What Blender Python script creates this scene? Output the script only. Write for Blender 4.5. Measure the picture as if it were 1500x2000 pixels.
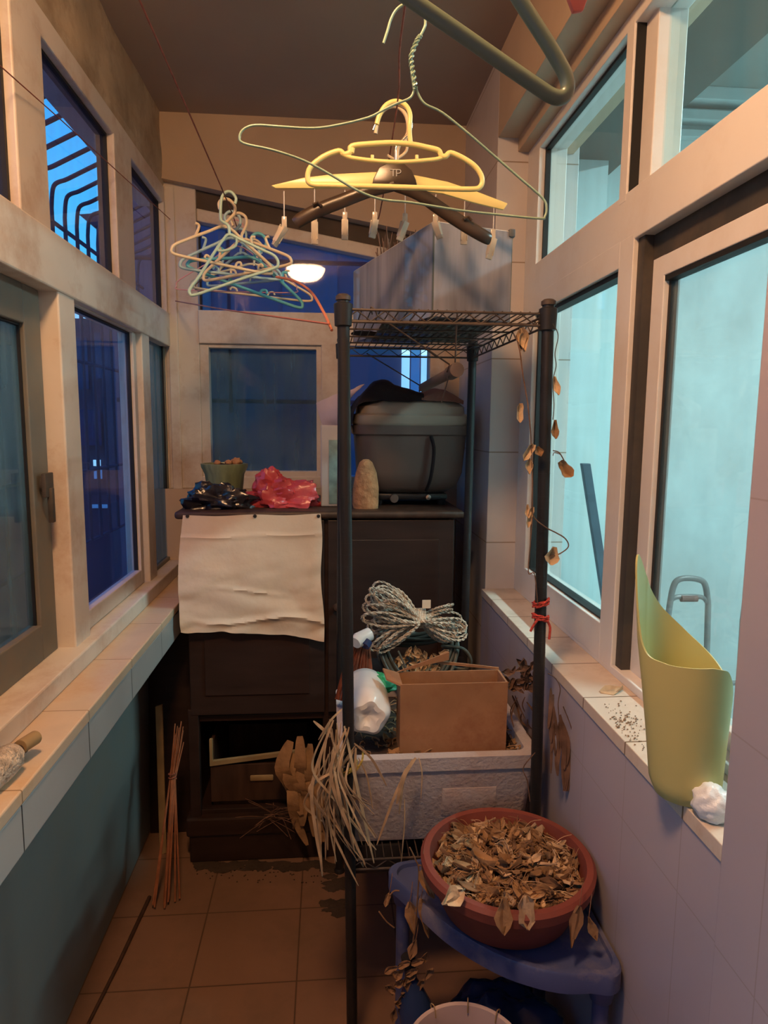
import bpy, bmesh, math, random
from mathutils import Vector, Matrix, noise
for o in list(bpy.data.objects): bpy.data.objects.remove(o, do_unlink=True)
S = bpy.context.scene
COL = S.collection
rnd = random.Random(7)
V = Vector

# ---------------------------------------------------------------- camera
F = 1308.0
EYE = V((0, 0, 1.5))
dy = V((-110, 170, -F)).normalized()
dz = V((91, 10130, F)); dz = (dz - dz.dot(dy) * dy).normalized()
dx = dy.cross(dz)
R3 = Matrix((dx, dy, dz))
cam_d = bpy.data.cameras.new('camera'); cam = bpy.data.objects.new('camera', cam_d); COL.objects.link(cam)
cam_d.sensor_fit = 'HORIZONTAL'; cam_d.sensor_width = 36; cam_d.lens = 36 * F / 1500
cam_d.clip_start = 0.02
cam.matrix_world = Matrix.Translation(EYE) @ R3.to_4x4()
S.camera = cam

# ---------------------------------------------------------------- world (dusk sky)
W = bpy.data.worlds.new('dusk'); S.world = W; W.use_nodes = True
wn = W.node_tree; wn.nodes.clear()
tc = wn.nodes.new('ShaderNodeTexCoord'); sx = wn.nodes.new('ShaderNodeSeparateXYZ')
cr = wn.nodes.new('ShaderNodeValToRGB'); bg = wn.nodes.new('ShaderNodeBackground'); wo = wn.nodes.new('ShaderNodeOutputWorld')
wn.links.new(tc.outputs['Generated'], sx.inputs[0]); wn.links.new(sx.outputs['Z'], cr.inputs[0])
wn.links.new(cr.outputs[0], bg.inputs[0]); wn.links.new(bg.outputs[0], wo.inputs[0])
e = cr.color_ramp.elements
e[0].position = 0.05; e[0].color = (0.05, 0.10, 0.22, 1)
e[1].position = 0.9; e[1].color = (0.03, 0.12, 0.75, 1)
k = e.new(0.14); k.color = (0.14, 0.80, 1.0, 1)
k = e.new(0.42); k.color = (0.03, 0.45, 1.0, 1)
bg.inputs[1].default_value = 1.25

# ---------------------------------------------------------------- lights and exposure
def area(name, loc, size, energy, col, direction=(0, 0, -1), sy=None):
    l = bpy.data.lights.new(name, 'AREA'); l.energy = energy; l.color = col; l.size = size
    if sy: l.shape = 'RECTANGLE'; l.size_y = sy
    else: l.shape = 'DISK'
    o = bpy.data.objects.new(name, l); o.location = loc
    o.rotation_euler = V(direction).to_track_quat('-Z', 'Y').to_euler(); COL.objects.link(o); return o
area('room_lamp_light', (2.05, 1.2, 2.74), 0.10, 72.0, (0.70, 0.97, 1.0), sy=1.1)
S.view_settings.view_transform = 'Standard'; S.view_settings.look = 'None'
LAMP = 125.0
S.view_settings.gamma = 1.0; S.view_settings.exposure = 0.30; S.view_settings.use_curve_mapping = False

# ---------------------------------------------------------------- pixel to plane helpers
def ray(u, v): return R3 @ V((u - 750, 1000 - v, -F))
def PY(u, v, Y): r = ray(u, v); return EYE + r * (Y / r.y)
def PX(u, v, X): r = ray(u, v); return EYE + r * (X / r.x)
def PZ(u, v, Z): r = ray(u, v); return EYE + r * ((Z - 1.5) / r.z)

# ---------------------------------------------------------------- materials
def nn(t, ty, **kw):
    n = t.nodes.new(ty)
    for a, b in kw.items(): setattr(n, a, b)
    return n
def mat(name, col, rough=0.6, metal=0.0, var=0.25, scale=8.0, bump=0.0, bscale=40.0, dirt=None, dirt_amt=0.5, dirt_scale=4.0,
        spec=0.4, sub=0.0, alpha=None, stretch=None, grid=None, trans=0.0):
    m = bpy.data.materials.new(name); m.use_nodes = True; t = m.node_tree; L = t.links
    b = t.nodes['Principled BSDF']
    b.inputs['Roughness'].default_value = rough; b.inputs['Metallic'].default_value = metal
    b.inputs['Specular IOR Level'].default_value = spec
    if trans: b.inputs['Transmission Weight'].default_value = trans
    tcn = nn(t, 'ShaderNodeTexCoord'); mp = nn(t, 'ShaderNodeMapping'); L.new(tcn.outputs['Object'], mp.inputs[0])
    if stretch: mp.inputs['Scale'].default_value = stretch
    nz = nn(t, 'ShaderNodeTexNoise'); nz.inputs['Scale'].default_value = scale; nz.inputs['Detail'].default_value = 6
    L.new(mp.outputs[0], nz.inputs['Vector'])
    mr = nn(t, 'ShaderNodeMapRange'); mr.inputs[1].default_value = 0.3; mr.inputs[2].default_value = 0.7
    mr.inputs[3].default_value = 1 - var; mr.inputs[4].default_value = 1 + var * 0.5
    L.new(nz.outputs[0], mr.inputs[0])
    mx = nn(t, 'ShaderNodeVectorMath', operation='SCALE'); mx.inputs[0].default_value = col[:3]; L.new(mr.outputs[0], mx.inputs['Scale'])
    out = mx.outputs[0]
    if dirt:
        n2 = nn(t, 'ShaderNodeTexNoise'); n2.inputs['Scale'].default_value = dirt_scale; n2.inputs['Detail'].default_value = 8; n2.inputs['Roughness'].default_value = 0.7
        L.new(tcn.outputs['Object'], n2.inputs['Vector'])
        r2 = nn(t, 'ShaderNodeMapRange'); r2.inputs[1].default_value = 0.48; r2.inputs[2].default_value = 0.72; r2.inputs[4].default_value = dirt_amt
        L.new(n2.outputs[0], r2.inputs[0])
        m2 = nn(t, 'ShaderNodeMix', data_type='RGBA'); L.new(r2.outputs[0], m2.inputs[0]); L.new(out, m2.inputs[6]); m2.inputs[7].default_value = (*dirt, 1); out = m2.outputs[2]
    hgt = None
    if grid:   # grid = list of (axis, pitch, offset), line half width, line colour
        axes, lw, lc = grid
        g = nn(t, 'ShaderNodeNewGeometry'); sp = nn(t, 'ShaderNodeSeparateXYZ'); L.new(g.outputs['Position'], sp.inputs[0])
        acc = None
        for ax, pitch, off in axes:
            a = nn(t, 'ShaderNodeMath', operation='SUBTRACT'); L.new(sp.outputs[ax], a.inputs[0]); a.inputs[1].default_value = off
            p = nn(t, 'ShaderNodeMath', operation='PINGPONG'); L.new(a.outputs[0], p.inputs[0]); p.inputs[1].default_value = pitch / 2
            c = nn(t, 'ShaderNodeMath', operation='LESS_THAN'); L.new(p.outputs[0], c.inputs[0]); c.inputs[1].default_value = lw
            if acc is None: acc = c.outputs[0]
            else:
                q = nn(t, 'ShaderNodeMath', operation='MAXIMUM'); L.new(acc, q.inputs[0]); L.new(c.outputs[0], q.inputs[1]); acc = q.outputs[0]
        m3 = nn(t, 'ShaderNodeMix', data_type='RGBA'); L.new(acc, m3.inputs[0]); L.new(out, m3.inputs[6]); m3.inputs[7].default_value = (*lc, 1); out = m3.outputs[2]
    L.new(out, b.inputs['Base Color'])
    if bump:
        n3 = nn(t, 'ShaderNodeTexNoise'); n3.inputs['Scale'].default_value = bscale; n3.inputs['Detail'].default_value = 5; L.new(mp.outputs[0], n3.inputs['Vector'])
        bp = nn(t, 'ShaderNodeBump'); bp.inputs['Strength'].default_value = min(1, bump); bp.inputs['Distance'].default_value = 0.01
        L.new(n3.outputs[0], bp.inputs['Height']); L.new(bp.outputs[0], b.inputs['Normal'])
    if alpha is not None: b.inputs['Alpha'].default_value = alpha
    return m
def glass(name, tint, refl=0.04, film=None, film_amt=0.0, frough=0.9, streak=True, rough=0.03):
    """thin window glass: tinted transparency, fresnel reflection, a dusty film"""
    m = bpy.data.materials.new(name); m.use_nodes = True; t = m.node_tree; L = t.links; t.nodes.clear()
    o = nn(t, 'ShaderNodeOutputMaterial'); tr = nn(t, 'ShaderNodeBsdfTransparent'); tr.inputs[0].default_value = (*tint, 1)
    gl = nn(t, 'ShaderNodeBsdfGlossy'); gl.inputs['Roughness'].default_value = rough
    fr = nn(t, 'ShaderNodeFresnel'); fr.inputs[0].default_value = 1.45
    gm = nn(t, 'ShaderNodeNewGeometry'); iv = nn(t, 'ShaderNodeMath', operation='SUBTRACT'); iv.inputs[0].default_value = 1.0; L.new(gm.outputs['Backfacing'], iv.inputs[1])
    mu = nn(t, 'ShaderNodeMath', operation='MULTIPLY'); L.new(fr.outputs[0], mu.inputs[0]); L.new(iv.outputs[0], mu.inputs[1])
    mx = nn(t, 'ShaderNodeMixShader'); L.new(mu.outputs[0], mx.inputs[0]); L.new(tr.outputs[0], mx.inputs[1]); L.new(gl.outputs[0], mx.inputs[2])
    out = mx.outputs[0]
    if film:
        df = nn(t, 'ShaderNodeBsdfDiffuse'); df.inputs[0].default_value = (*film, 1)
        tcn = nn(t, 'ShaderNodeTexCoord'); mp = nn(t, 'ShaderNodeMapping'); mp.inputs['Scale'].default_value = (12, 12, 1.2) if streak else (3, 3, 3)
        L.new(tcn.outputs['Object'], mp.inputs[0]); nz = nn(t, 'ShaderNodeTexNoise'); nz.inputs['Scale'].default_value = 2; nz.inputs['Detail'].default_value = 8; L.new(mp.outputs[0], nz.inputs['Vector'])
        mr = nn(t, 'ShaderNodeMapRange'); mr.inputs[1].default_value = 0.3; mr.inputs[2].default_value = 0.75
        mr.inputs[3].default_value = film_amt * 0.5; mr.inputs[4].default_value = film_amt * 1.4; L.new(nz.outputs[0], mr.inputs[0])
        m2 = nn(t, 'ShaderNodeMixShader'); L.new(mr.outputs[0], m2.inputs[0]); L.new(out, m2.inputs[1]); L.new(df.outputs[0], m2.inputs[2]); out = m2.outputs[0]
    L.new(out, o.inputs[0]); return m
def emis(name, col, s):
    m = bpy.data.materials.new(name); m.use_nodes = True; t = m.node_tree; t.nodes.clear()
    o = nn(t, 'ShaderNodeOutputMaterial'); em = nn(t, 'ShaderNodeEmission'); em.inputs[0].default_value = (*col, 1); em.inputs[1].default_value = s
    t.links.new(em.outputs[0], o.inputs[0]); return m
TILE = [('Z', 0.305, 0.805), ('Y', 0.19, 1.08), ('X', 9.0, 4.0)]
M = dict(
 frame=mat('cream frame', (0.66, 0.60, 0.52), 0.45, var=0.12, scale=3, dirt=(0.34, 0.17, 0.07), dirt_amt=0.6, dirt_scale=5),
 frame_r=mat('white frame', (0.74, 0.71, 0.68), 0.35, var=0.06, scale=3, dirt=(0.5, 0.36, 0.24), dirt_amt=0.25, dirt_scale=5),
 sashgrey=mat('grey olive sash', (0.15, 0.15, 0.13), 0.5, var=0.15, dirt=(0.2, 0.14, 0.08)),
 gasket=mat('black gasket', (0.012, 0.012, 0.012), 0.6),
 track=mat('grimy track', (0.05, 0.045, 0.04), 0.6, dirt=(0.15, 0.1, 0.06)),
 plaster=mat('old plaster', (0.46, 0.36, 0.24), 0.9, var=0.35, scale=5, bump=0.8, bscale=9, dirt=(0.22, 0.15, 0.09), dirt_amt=0.8, dirt_scale=7),
 paint=mat('painted wall', (0.52, 0.40, 0.29), 0.85, var=0.12, scale=3, bump=0.15, bscale=20),
 ceil=mat('ceiling paint', (0.40, 0.31, 0.24), 0.9, var=0.1, scale=2),
 shadeband=mat('recess shade', (0.10, 0.075, 0.055), 0.9),
 tileR=mat('right wall tile', (0.44, 0.40, 0.45), 0.25, var=0.05, scale=2, grid=(TILE, 0.0012, (0.38, 0.34, 0.35))),  # tile colour darkened, partly to paint in shade low on the wall
 tileF=mat('reveal tile', (0.62, 0.57, 0.55), 0.3, var=0.06, grid=([('Z', 0.305, 0.805)], 0.002, (0.33, 0.25, 0.19))),
 sillR=mat('right sill tile', (0.66, 0.57, 0.48), 0.35, var=0.1, dirt=(0.35, 0.22, 0.12), dirt_amt=0.45, dirt_scale=9, grid=([('Y', 0.195, 1.08)], 0.002, (0.2, 0.13, 0.08))),
 sillL=mat('left sill tile', (0.60, 0.46, 0.33), 0.35, var=0.15, dirt=(0.45, 0.22, 0.07), dirt_amt=0.8, dirt_scale=4, grid=([('Y', 0.31, 1.07)], 0.0015, (0.25, 0.15, 0.08))),
 apron=mat('left apron tile', (0.40, 0.405, 0.40), 0.3, var=0.08, dirt=(0.3, 0.26, 0.22), dirt_amt=0.3, grid=([('Y', 0.31, 1.07)], 0.002, (0.05, 0.05, 0.05))),
 lowwall=mat('lower wall paint', (0.19, 0.205, 0.20), 0.7, var=0.2, scale=3, dirt=(0.2, 0.17, 0.13), dirt_amt=0.6, dirt_scale=3),  # wall tone lowered, part of the shade is in the colour
 floor=mat('floor tile', (0.215, 0.12, 0.078), 0.4, var=0.15, scale=4, dirt=(0.12, 0.08, 0.05), dirt_amt=0.5, dirt_scale=5, grid=([('X', 0.286, -0.373), ('Y', 0.277, 1.655)], 0.0022, (0.09, 0.05, 0.03))),  # floor colour darkened, partly in place of missing shade
 darkwood=mat('dark lacquered wood', (0.030, 0.016, 0.013), 0.45, var=0.3, stretch=(1, 1, 6), scale=6),
 darkwood2=mat('dark brown wood', (0.055, 0.028, 0.018), 0.5, var=0.4, stretch=(6, 6, 1), scale=6),
 palewood=mat('pale raw wood', (0.36, 0.25, 0.12), 0.7, var=0.4),
 cloth=mat('cream cotton', (0.66, 0.55, 0.43), 0.95, var=0.1, scale=4, bump=0.08, bscale=60, dirt=(0.65, 0.42, 0.24), dirt_amt=0.5, dirt_scale=3),
 black=mat('black coated steel', (0.018, 0.017, 0.018), 0.4, var=0.3, bump=0.1),
 wire=mat('dusty black wire', (0.07, 0.05, 0.04), 0.5, var=0.5, scale=30),
 blackbag=mat('black plastic bag', (0.012, 0.011, 0.018), 0.22, var=0.3, bump=0.7, bscale=18, spec=0.8),
 redbag=mat('red plastic bag', (0.50, 0.055, 0.06), 0.3, var=0.3, bump=0.6, bscale=18, spec=0.6),
 greenpot=mat('olive glazed pot', (0.22, 0.26, 0.14), 0.35, var=0.3, stretch=(14, 14, 0.6), scale=4),
 terracotta=mat('terracotta', (0.19, 0.048, 0.034), 0.65, var=0.2, scale=6, bump=0.1),  # clay darkened, some of the shade around the pot painted in
 soil=mat('dark soil', (0.05, 0.032, 0.022), 1.0, var=0.5, bump=0.6),
 leaf=mat('dead leaf', (0.33, 0.19, 0.09), 0.8, var=0.45, scale=16, bump=0.4, bscale=50),  # dead leaf tones darkened, partly standing in for shade
 leaf2=mat('pale dead leaf', (0.54, 0.38, 0.23), 0.8, var=0.35, scale=20, bump=0.4, bscale=50),
 leaf3=mat('brown dead leaf', (0.22, 0.12, 0.06), 0.85, var=0.45, scale=16),
 straw=mat('dried straw', (0.40, 0.28, 0.17), 0.8, var=0.4, scale=30),
 twig=mat('brown twig', (0.16, 0.085, 0.055), 0.85, var=0.5, scale=30),
 foam=mat('white foam', (0.44, 0.42, 0.45), 0.9, var=0.12, scale=5, bump=0.3, bscale=120, dirt=(0.34, 0.18, 0.10), dirt_amt=0.6, dirt_scale=3),  # white foam greyed down, shade partly put into the colour
 card=mat('cardboard', (0.36, 0.19, 0.10), 0.85, var=0.3, scale=5, dirt=(0.20, 0.065, 0.03), dirt_amt=0.75, dirt_scale=6),
 whitepl=mat('milky plastic', (0.72, 0.72, 0.72), 0.25, var=0.05, spec=0.6),
 rope=mat('old rope', (0.60, 0.52, 0.42), 0.9, var=0.5, scale=60, bump=1, bscale=150),
 hose=mat('dark hose', (0.07, 0.065, 0.05), 0.5, var=0.3),
 bristle=mat('red brown bristles', (0.28, 0.075, 0.035), 0.7, var=0.5, scale=40),
 green=mat('green plastic', (0.03, 0.35, 0.15), 0.4, var=0.2),
 bluepl=mat('blue plastic', (0.06, 0.08, 0.20), 0.45, var=0.12, dirt=(0.34, 0.28, 0.24), dirt_amt=0.7, dirt_scale=5),  # blue kept darker to carry part of the shade on the stand
 navy=mat('navy plastic', (0.02, 0.04, 0.12), 0.25),
 bin=mat('yellow green plastic', (0.55, 0.50, 0.20), 0.4, var=0.03, spec=0.4),
 whitebag=mat('white film bag', (0.78, 0.80, 0.82), 0.35, var=0.1, bump=0.6, bscale=25),
 yellow=mat('yellow plastic', (0.82, 0.70, 0.27), 0.3, var=0.05, spec=0.5),
 cream=mat('cream plastic', (0.72, 0.60, 0.40), 0.35, var=0.06),
 mint=mat('mint plastic', (0.45, 0.66, 0.54), 0.3, var=0.05, spec=0.5),
 teal=mat('teal plastic', (0.12, 0.45, 0.50), 0.35, var=0.05),
 pale=mat('pale blue plastic', (0.35, 0.52, 0.55), 0.35, var=0.05),
 pinkw=mat('pink coated wire', (0.62, 0.30, 0.32), 0.4, var=0.1),
 mintw=mat('mint coated wire', (0.24, 0.36, 0.26), 0.3, var=0.2, spec=0.6),
 grey_green=mat('grey green plastic', (0.12, 0.17, 0.12), 0.35, var=0.05, spec=0.5),
 hangwood=mat('dark stained wood', (0.05, 0.032, 0.02), 0.3, var=0.3, spec=0.6),
 ink=mat('silver print', (0.55, 0.52, 0.48), 0.4),
 clear=mat('clear plastic', (0.92, 0.82, 0.66), 0.15, var=0.05, trans=0.55, spec=0.6),
 chrome=mat('steel', (0.7, 0.66, 0.6), 0.2, metal=1.0),
 cord=mat('red brown cord', (0.30, 0.10, 0.07), 0.8, var=0.4, scale=60),
 tube=mat('orange brown hose', (0.50, 0.17, 0.09), 0.45, var=0.15),
 redrope=mat('red nylon rope', (0.62, 0.07, 0.05), 0.7, var=0.4, scale=90, bump=0.8, bscale=150),
 yelrope=mat('yellow nylon rope', (0.62, 0.45, 0.10), 0.7, var=0.4, scale=90, bump=0.8, bscale=150),
 peg=mat('pink plastic peg', (0.62, 0.16, 0.12), 0.4),
 tub=mat('brown grey tub', (0.14, 0.10, 0.085), 0.5, var=0.12),
 lid=mat('beige lid', (0.34, 0.28, 0.22), 0.5, var=0.08),
 darkcloth=mat('black cloth', (0.016, 0.009, 0.010), 0.9, bump=0.4),
 browncloth=mat('red brown cloth', (0.20, 0.085, 0.06), 0.9, bump=0.4),
 pinkbag=mat('pale pink plastic', (0.55, 0.45, 0.46), 0.4, var=0.15, bump=0.5, bscale=15),
 stone=mat('tan pitted stone', (0.50, 0.25, 0.12), 0.95, var=0.35, scale=30, bump=1.0, bscale=45),
 carton=mat('pale carton', (0.48, 0.46, 0.44), 0.5, var=0.12),
 label=mat('teal label', (0.20, 0.34, 0.33), 0.5, var=0.4, scale=30),
 gunk=mat('dark metal', (0.03, 0.028, 0.03), 0.35, metal=0.3),
 slabm=mat('outside concrete', (0.10, 0.09, 0.16), 0.9, var=0.15),
 cage=mat('cage bars', (0.008, 0.02, 0.06), 0.6),
 bld=mat('blue dusk building', (0.13, 0.09, 0.13), 0.9, var=0.2, scale=0.3),
 bld2=mat('far dark building', (0.05, 0.05, 0.09), 0.9, var=0.3, scale=0.5),
 bwin=mat('dark building window', (0.02, 0.04, 0.12), 0.2),
 litfar=emis('lit far window and sky strip', (0.35, 0.75, 1.0), 1.3),
 litdim=emis('dim lit window and sky strip', (0.08, 0.32, 0.75), 0.55),
 glassB=glass('dusk window glass', (0.78, 0.84, 0.98), film=(0.20, 0.22, 0.55), film_amt=0.10),
 glassT=glass('dirty window glass', (0.55, 0.68, 0.72), film=(0.15, 0.26, 0.33), film_amt=0.42),
 glassR=glass('room window glass', (0.88, 0.97, 0.97), film=(0.4, 0.45, 0.45), film_amt=0.05),
 screen=glass('insect screen', (0.84, 0.90, 0.90), film=(0.28, 0.34, 0.34), film_amt=0.16, streak=False),
 tank=glass('cloudy tank glass', (0.62, 0.64, 0.68), film=(0.40, 0.40, 0.45), film_amt=0.62),
 tankedge=mat('tank edge', (0.10, 0.12, 0.11), 0.3),
 clip=mat('grey plastic clip', (0.10, 0.11, 0.12), 0.5),
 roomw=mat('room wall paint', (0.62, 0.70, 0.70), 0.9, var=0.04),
 roomc=mat('shaded room ceiling', (0.30, 0.34, 0.33), 0.9, var=0.04),  # colour darkened to carry the shade of the room ceiling
 roomb=mat('shaded room beam', (0.13, 0.145, 0.135), 0.9, var=0.04),  # beam colour lowered to paint in its shade
 walker=mat('grey aluminium tube', (0.30, 0.31, 0.31), 0.4, metal=0.2),
 grip=mat('red brown grip', (0.26, 0.14, 0.12), 0.6),
 board=mat('blue grey board', (0.07, 0.11, 0.15), 0.6),
 lamp=emis('lamp diffuser', (1.0, 0.545, 0.26), LAMP),
 tubelamp=emis('cool tube', (0.75, 0.97, 1.0), 6.0),
 white=mat('white enamel', (0.7, 0.66, 0.6), 0.4),
 basin=mat('pale basin', (0.50, 0.40, 0.38), 0.4, var=0.1),
)

# ---------------------------------------------------------------- mesh builder
def cm(pts, n=6, closed=False):
    """catmull-rom through points"""
    P = [V(p) for p in pts]; out = []; N = len(P)
    if N < 3: return P
    rng = range(N if closed else N - 1)
    for i in rng:
        if closed: a, b, c, d = P[i - 1], P[i], P[(i + 1) % N], P[(i + 2) % N]
        else: a, b, c, d = P[max(i - 1, 0)], P[i], P[i + 1], P[min(i + 2, N - 1)]
        for j in range(n):
            t = j / n
            out.append(0.5 * ((2 * b) + (c - a) * t + (2 * a - 5 * b + 4 * c - d) * t * t + (3 * b - a - 3 * c + d) * t ** 3))
    if not closed: out.append(P[-1])
    return out
class MB:
    def __init__(s): s.v = []; s.f = []
    def add(s, vs, fs):
        o = len(s.v); s.v += [V(p) for p in vs]; s.f += [tuple(i + o for i in f) for f in fs]; return s
    def box(s, x0, x1, y0, y1, z0, z1):
        s.k = getattr(s, 'k', -1) + 1; e_ = (s.k % 9) * 0.00013; x0, x1 = min(x0, x1) - e_, max(x0, x1) + e_; y0, y1 = min(y0, y1) - e_, max(y0, y1) + e_; z0 -= e_; z1 += e_
        vs = [(x, y, z) for x in (x0, x1) for y in (y0, y1) for z in (z0, z1)]
        return s.add(vs, [(0, 1, 3, 2), (4, 6, 7, 5), (0, 4, 5, 1), (2, 3, 7, 6), (0, 2, 6, 4), (1, 5, 7, 3)])
    def obox(s, c, ax, ay, az):
        c, ax, ay, az = V(c), V(ax), V(ay), V(az)
        vs = [c + ax * i + ay * j + az * k for i in (-1, 1) for j in (-1, 1) for k in (-1, 1)]
        return s.add(vs, [(0, 1, 3, 2), (4, 6, 7, 5), (0, 4, 5, 1), (2, 3, 7, 6), (0, 2, 6, 4), (1, 5, 7, 3)])
    def tube(s, pts, r, n=8, closed=False, flat=None):
        P = [V(p) for p in pts]; N = len(P)
        if N < 2: return s
        T = []
        for i in range(N):
            a = P[i - 1] if (closed or i > 0) else P[i]; b = P[(i + 1) % N] if (closed or i < N - 1) else P[i]
            d = b - a; T.append(d.normalized() if d.length > 1e-9 else V((0, 0, 1)))
        up = V((0, 0, 1)) if abs(T[0].z) < 0.9 else V((0, 1, 0))
        u = T[0].cross(up).normalized(); vs = []
        for i in range(N):
            u = (u - T[i] * u.dot(T[i])); u = u.normalized() if u.length > 1e-6 else T[i].orthogonal().normalized()
            w = T[i].cross(u); rr = r[i] if isinstance(r, (list, tuple)) else r
            for k in range(n):
                a = 2 * math.pi * k / n
                vs.append(P[i] + u * math.cos(a) * rr + w * math.sin(a) * rr * (flat or 1))
        fs = []
        for i in range(N if closed else N - 1):
            j = (i + 1) % N
            for k in range(n): fs.append((i * n + k, i * n + (k + 1) % n, j * n + (k + 1) % n, j * n + k))
        if not closed: fs += [tuple(range(n - 1, -1, -1)), tuple((N - 1) * n + k for k in range(n))]
        return s.add(vs, fs)
    def lathe(s, prof, c=(0, 0, 0), n=32, sx=1, sy=1, wob=None, cap0=False, cap1=False, rot=None):
        vs = []; c = V(c)
        for (r, z) in prof:
            for k in range(n):
                a = 2 * math.pi * k / n; q = wob(a, z) if wob else 1
                p = V((r * q * math.cos(a) * sx, r * q * math.sin(a) * sy, z))
                if rot: p = rot @ p
                vs.append(c + p)
        m = len(prof); fs = []
        for i in range(m - 1):
            for k in range(n): fs.append((i * n + k, i * n + (k + 1) % n, (i + 1) * n + (k + 1) % n, (i + 1) * n + k))
        if cap0: fs.append(tuple(range(n - 1, -1, -1)))
        if cap1: fs.append(tuple((m - 1) * n + k for k in range(n)))
        return s.add(vs, fs)
    def prism(s, poly, axis, a, b):
        """poly of 2-tuples in the two other axes, extruded along axis from a to b"""
        def mk(p, q):
            if axis == 'X': return (q, p[0], p[1])
            if axis == 'Y': return (p[0], q, p[1])
            return (p[0], p[1], q)
        n = len(poly); vs = [mk(p, a) for p in poly] + [mk(p, b) for p in poly]
        fs = [tuple(range(n)), tuple(range(2 * n - 1, n - 1, -1))] + [(i, i + n, (i + 1) % n + n, (i + 1) % n) for i in range(n)]
        return s.add(vs, fs)
    def ribbon(s, pts, w, side=None, th=0.0006, curl=0.0):
        """thin strip with thickness"""
        P = [V(p) for p in pts]; N = len(P); vs = []
        for i in range(N):
            T = (P[min(i + 1, N - 1)] - P[max(i - 1, 0)]).normalized()
            sd = V(side) if side else V((1, 0.4 * math.sin(i * .7), 0)); sd = (sd - T * sd.dot(T))
            if sd.length < 1e-5: sd = T.orthogonal()
            sd.normalize(); nr = T.cross(sd); a = curl * i / N; sd2 = sd * math.cos(a) + nr * math.sin(a); nr = T.cross(sd2)
            ww = w[i] if isinstance(w, (list, tuple)) else w * (math.sin(math.pi * (0.08 + 0.88 * i / max(1, N - 1))) ** 0.6)
            vs += [P[i] - sd2 * ww / 2 - nr * th, P[i] + sd2 * ww / 2 - nr * th, P[i] + sd2 * ww / 2 + nr * th, P[i] - sd2 * ww / 2 + nr * th]
        fs = []
        for i in range(N - 1):
            for k in range(4): fs.append((i * 4 + k, i * 4 + (k + 1) % 4, i * 4 + 4 + (k + 1) % 4, i * 4 + 4 + k))
        fs += [(3, 2, 1, 0), tuple((N - 1) * 4 + k for k in range(4))]
        return s.add(vs, fs)
    def leaf(s, c, d, up, L, w, cup=0.25, seed=0):
        """a curled dead leaf: a small cupped grid with a little thickness"""
        c = V(c); d = V(d).normalized(); sd = d.cross(V(up)); sd = sd.normalized() if sd.length > 1e-4 else d.orthogonal().normalized(); n = sd.cross(d)
        rr = random.Random(seed); ph = rr.random() * 6; nu, nv = 5, 4; vs = []
        for side in (0, 1):
            for i in range(nu + 1):
                t = i / nu; ww = w * (math.sin(math.pi * min(1, 0.06 + t * 0.93)) ** 0.75) * (1 + 0.25 * math.sin(ph + 7 * t))
                for j in range(nv + 1):
                    q = j / nv * 2 - 1
                    p = c + d * (L * t) + sd * (ww * q * 0.5) + n * (cup * w * (q * q) - cup * L * 0.6 * math.sin(t * 2.2 + ph * .1) + 0.12 * w * math.sin(ph + 5 * q + 4 * t))
                    vs.append(p + n * (0.0007 * (1 if side else -1)))
        fs = []; st = nv + 1; o = (nu + 1) * st
        for i in range(nu):
            for j in range(nv):
                a = i * st + j; fs += [(a, a + 1, a + st + 1, a + st), (o + a, o + a + st, o + a + st + 1, o + a + 1)]
        for i in range(nu):
            a = i * st; fs.append((a, a + st, o + a + st, o + a)); a = i * st + nv; fs.append((a, o + a, o + a + st, a + st))
        for j in range(nv): fs += [(j, o + j, o + j + 1, j + 1), (nu * st + j, nu * st + j + 1, o + nu * st + j + 1, o + nu * st + j)]
        return s.add(vs, fs)
    def blob(s, c, rad, n=(28, 18), amp=0.2, freq=2.0, flat=0.0, seed=0, zmin=None, rotz=0):
        c = V(c); vs = []; fs = []; nu, nv = n; cr_, sr_ = math.cos(rotz), math.sin(rotz)
        for i in range(nv + 1):
            th = math.pi * i / nv
            for j in range(nu):
                ph = 2 * math.pi * j / nu
                d = V((math.sin(th) * math.cos(ph), math.sin(th) * math.sin(ph), math.cos(th)))
                q = 1 + amp * noise.noise(d * freq + V((seed, seed * 2, 0))) + amp * 0.5 * abs(noise.noise(d * freq * 2.6 + V((seed, 0, 5))))
                p = V((d.x * rad[0] * q, d.y * rad[1] * q, d.z * rad[2] * q)); p = V((p.x * cr_ - p.y * sr_, p.x * sr_ + p.y * cr_, p.z)) + c
                if zmin is not None: p.z = max(p.z, zmin)
                vs.append(p)
        for i in range(nv):
            for j in range(nu): fs.append((i * nu + j, (i + 1) * nu + j, (i + 1) * nu + (j + 1) % nu, i * nu + (j + 1) % nu))
        return s.add(vs, fs)
    def build(s, name, m, parent=None, smooth=True, bevel=0.0, seg=2, sub=0, kind=None, label=None):
        me = bpy.data.meshes.new(name); vs = s.v
        org = V((0, 0, 0))
        if parent is None and vs:
            mn = V((min(p[i] for p in vs) for i in range(3))); mx_ = V((max(p[i] for p in vs) for i in range(3)))
            org = V(((mn.x + mx_.x) / 2, (mn.y + mx_.y) / 2, mn.z))
        base = org if parent is None else parent_loc(parent)
        me.from_pydata([tuple(p - base) for p in vs], [], s.f)
        bm = bmesh.new(); bm.from_mesh(me)
        bmesh.ops.recalc_face_normals(bm, faces=bm.faces)
        if bevel > 0:
            ed = [q for q in bm.edges if len(q.link_faces) == 2 and q.calc_face_angle(0) > 0.6]
            bmesh.ops.bevel(bm, geom=ed, offset=bevel, segments=seg, affect='EDGES', profile=0.5, clamp_overlap=True)
        bm.to_mesh(me); bm.free()
        for p in me.polygons: p.use_smooth = smooth
        if smooth:
            try: me.set_sharp_from_angle(angle=math.radians(38))
            except Exception: pass
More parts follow.
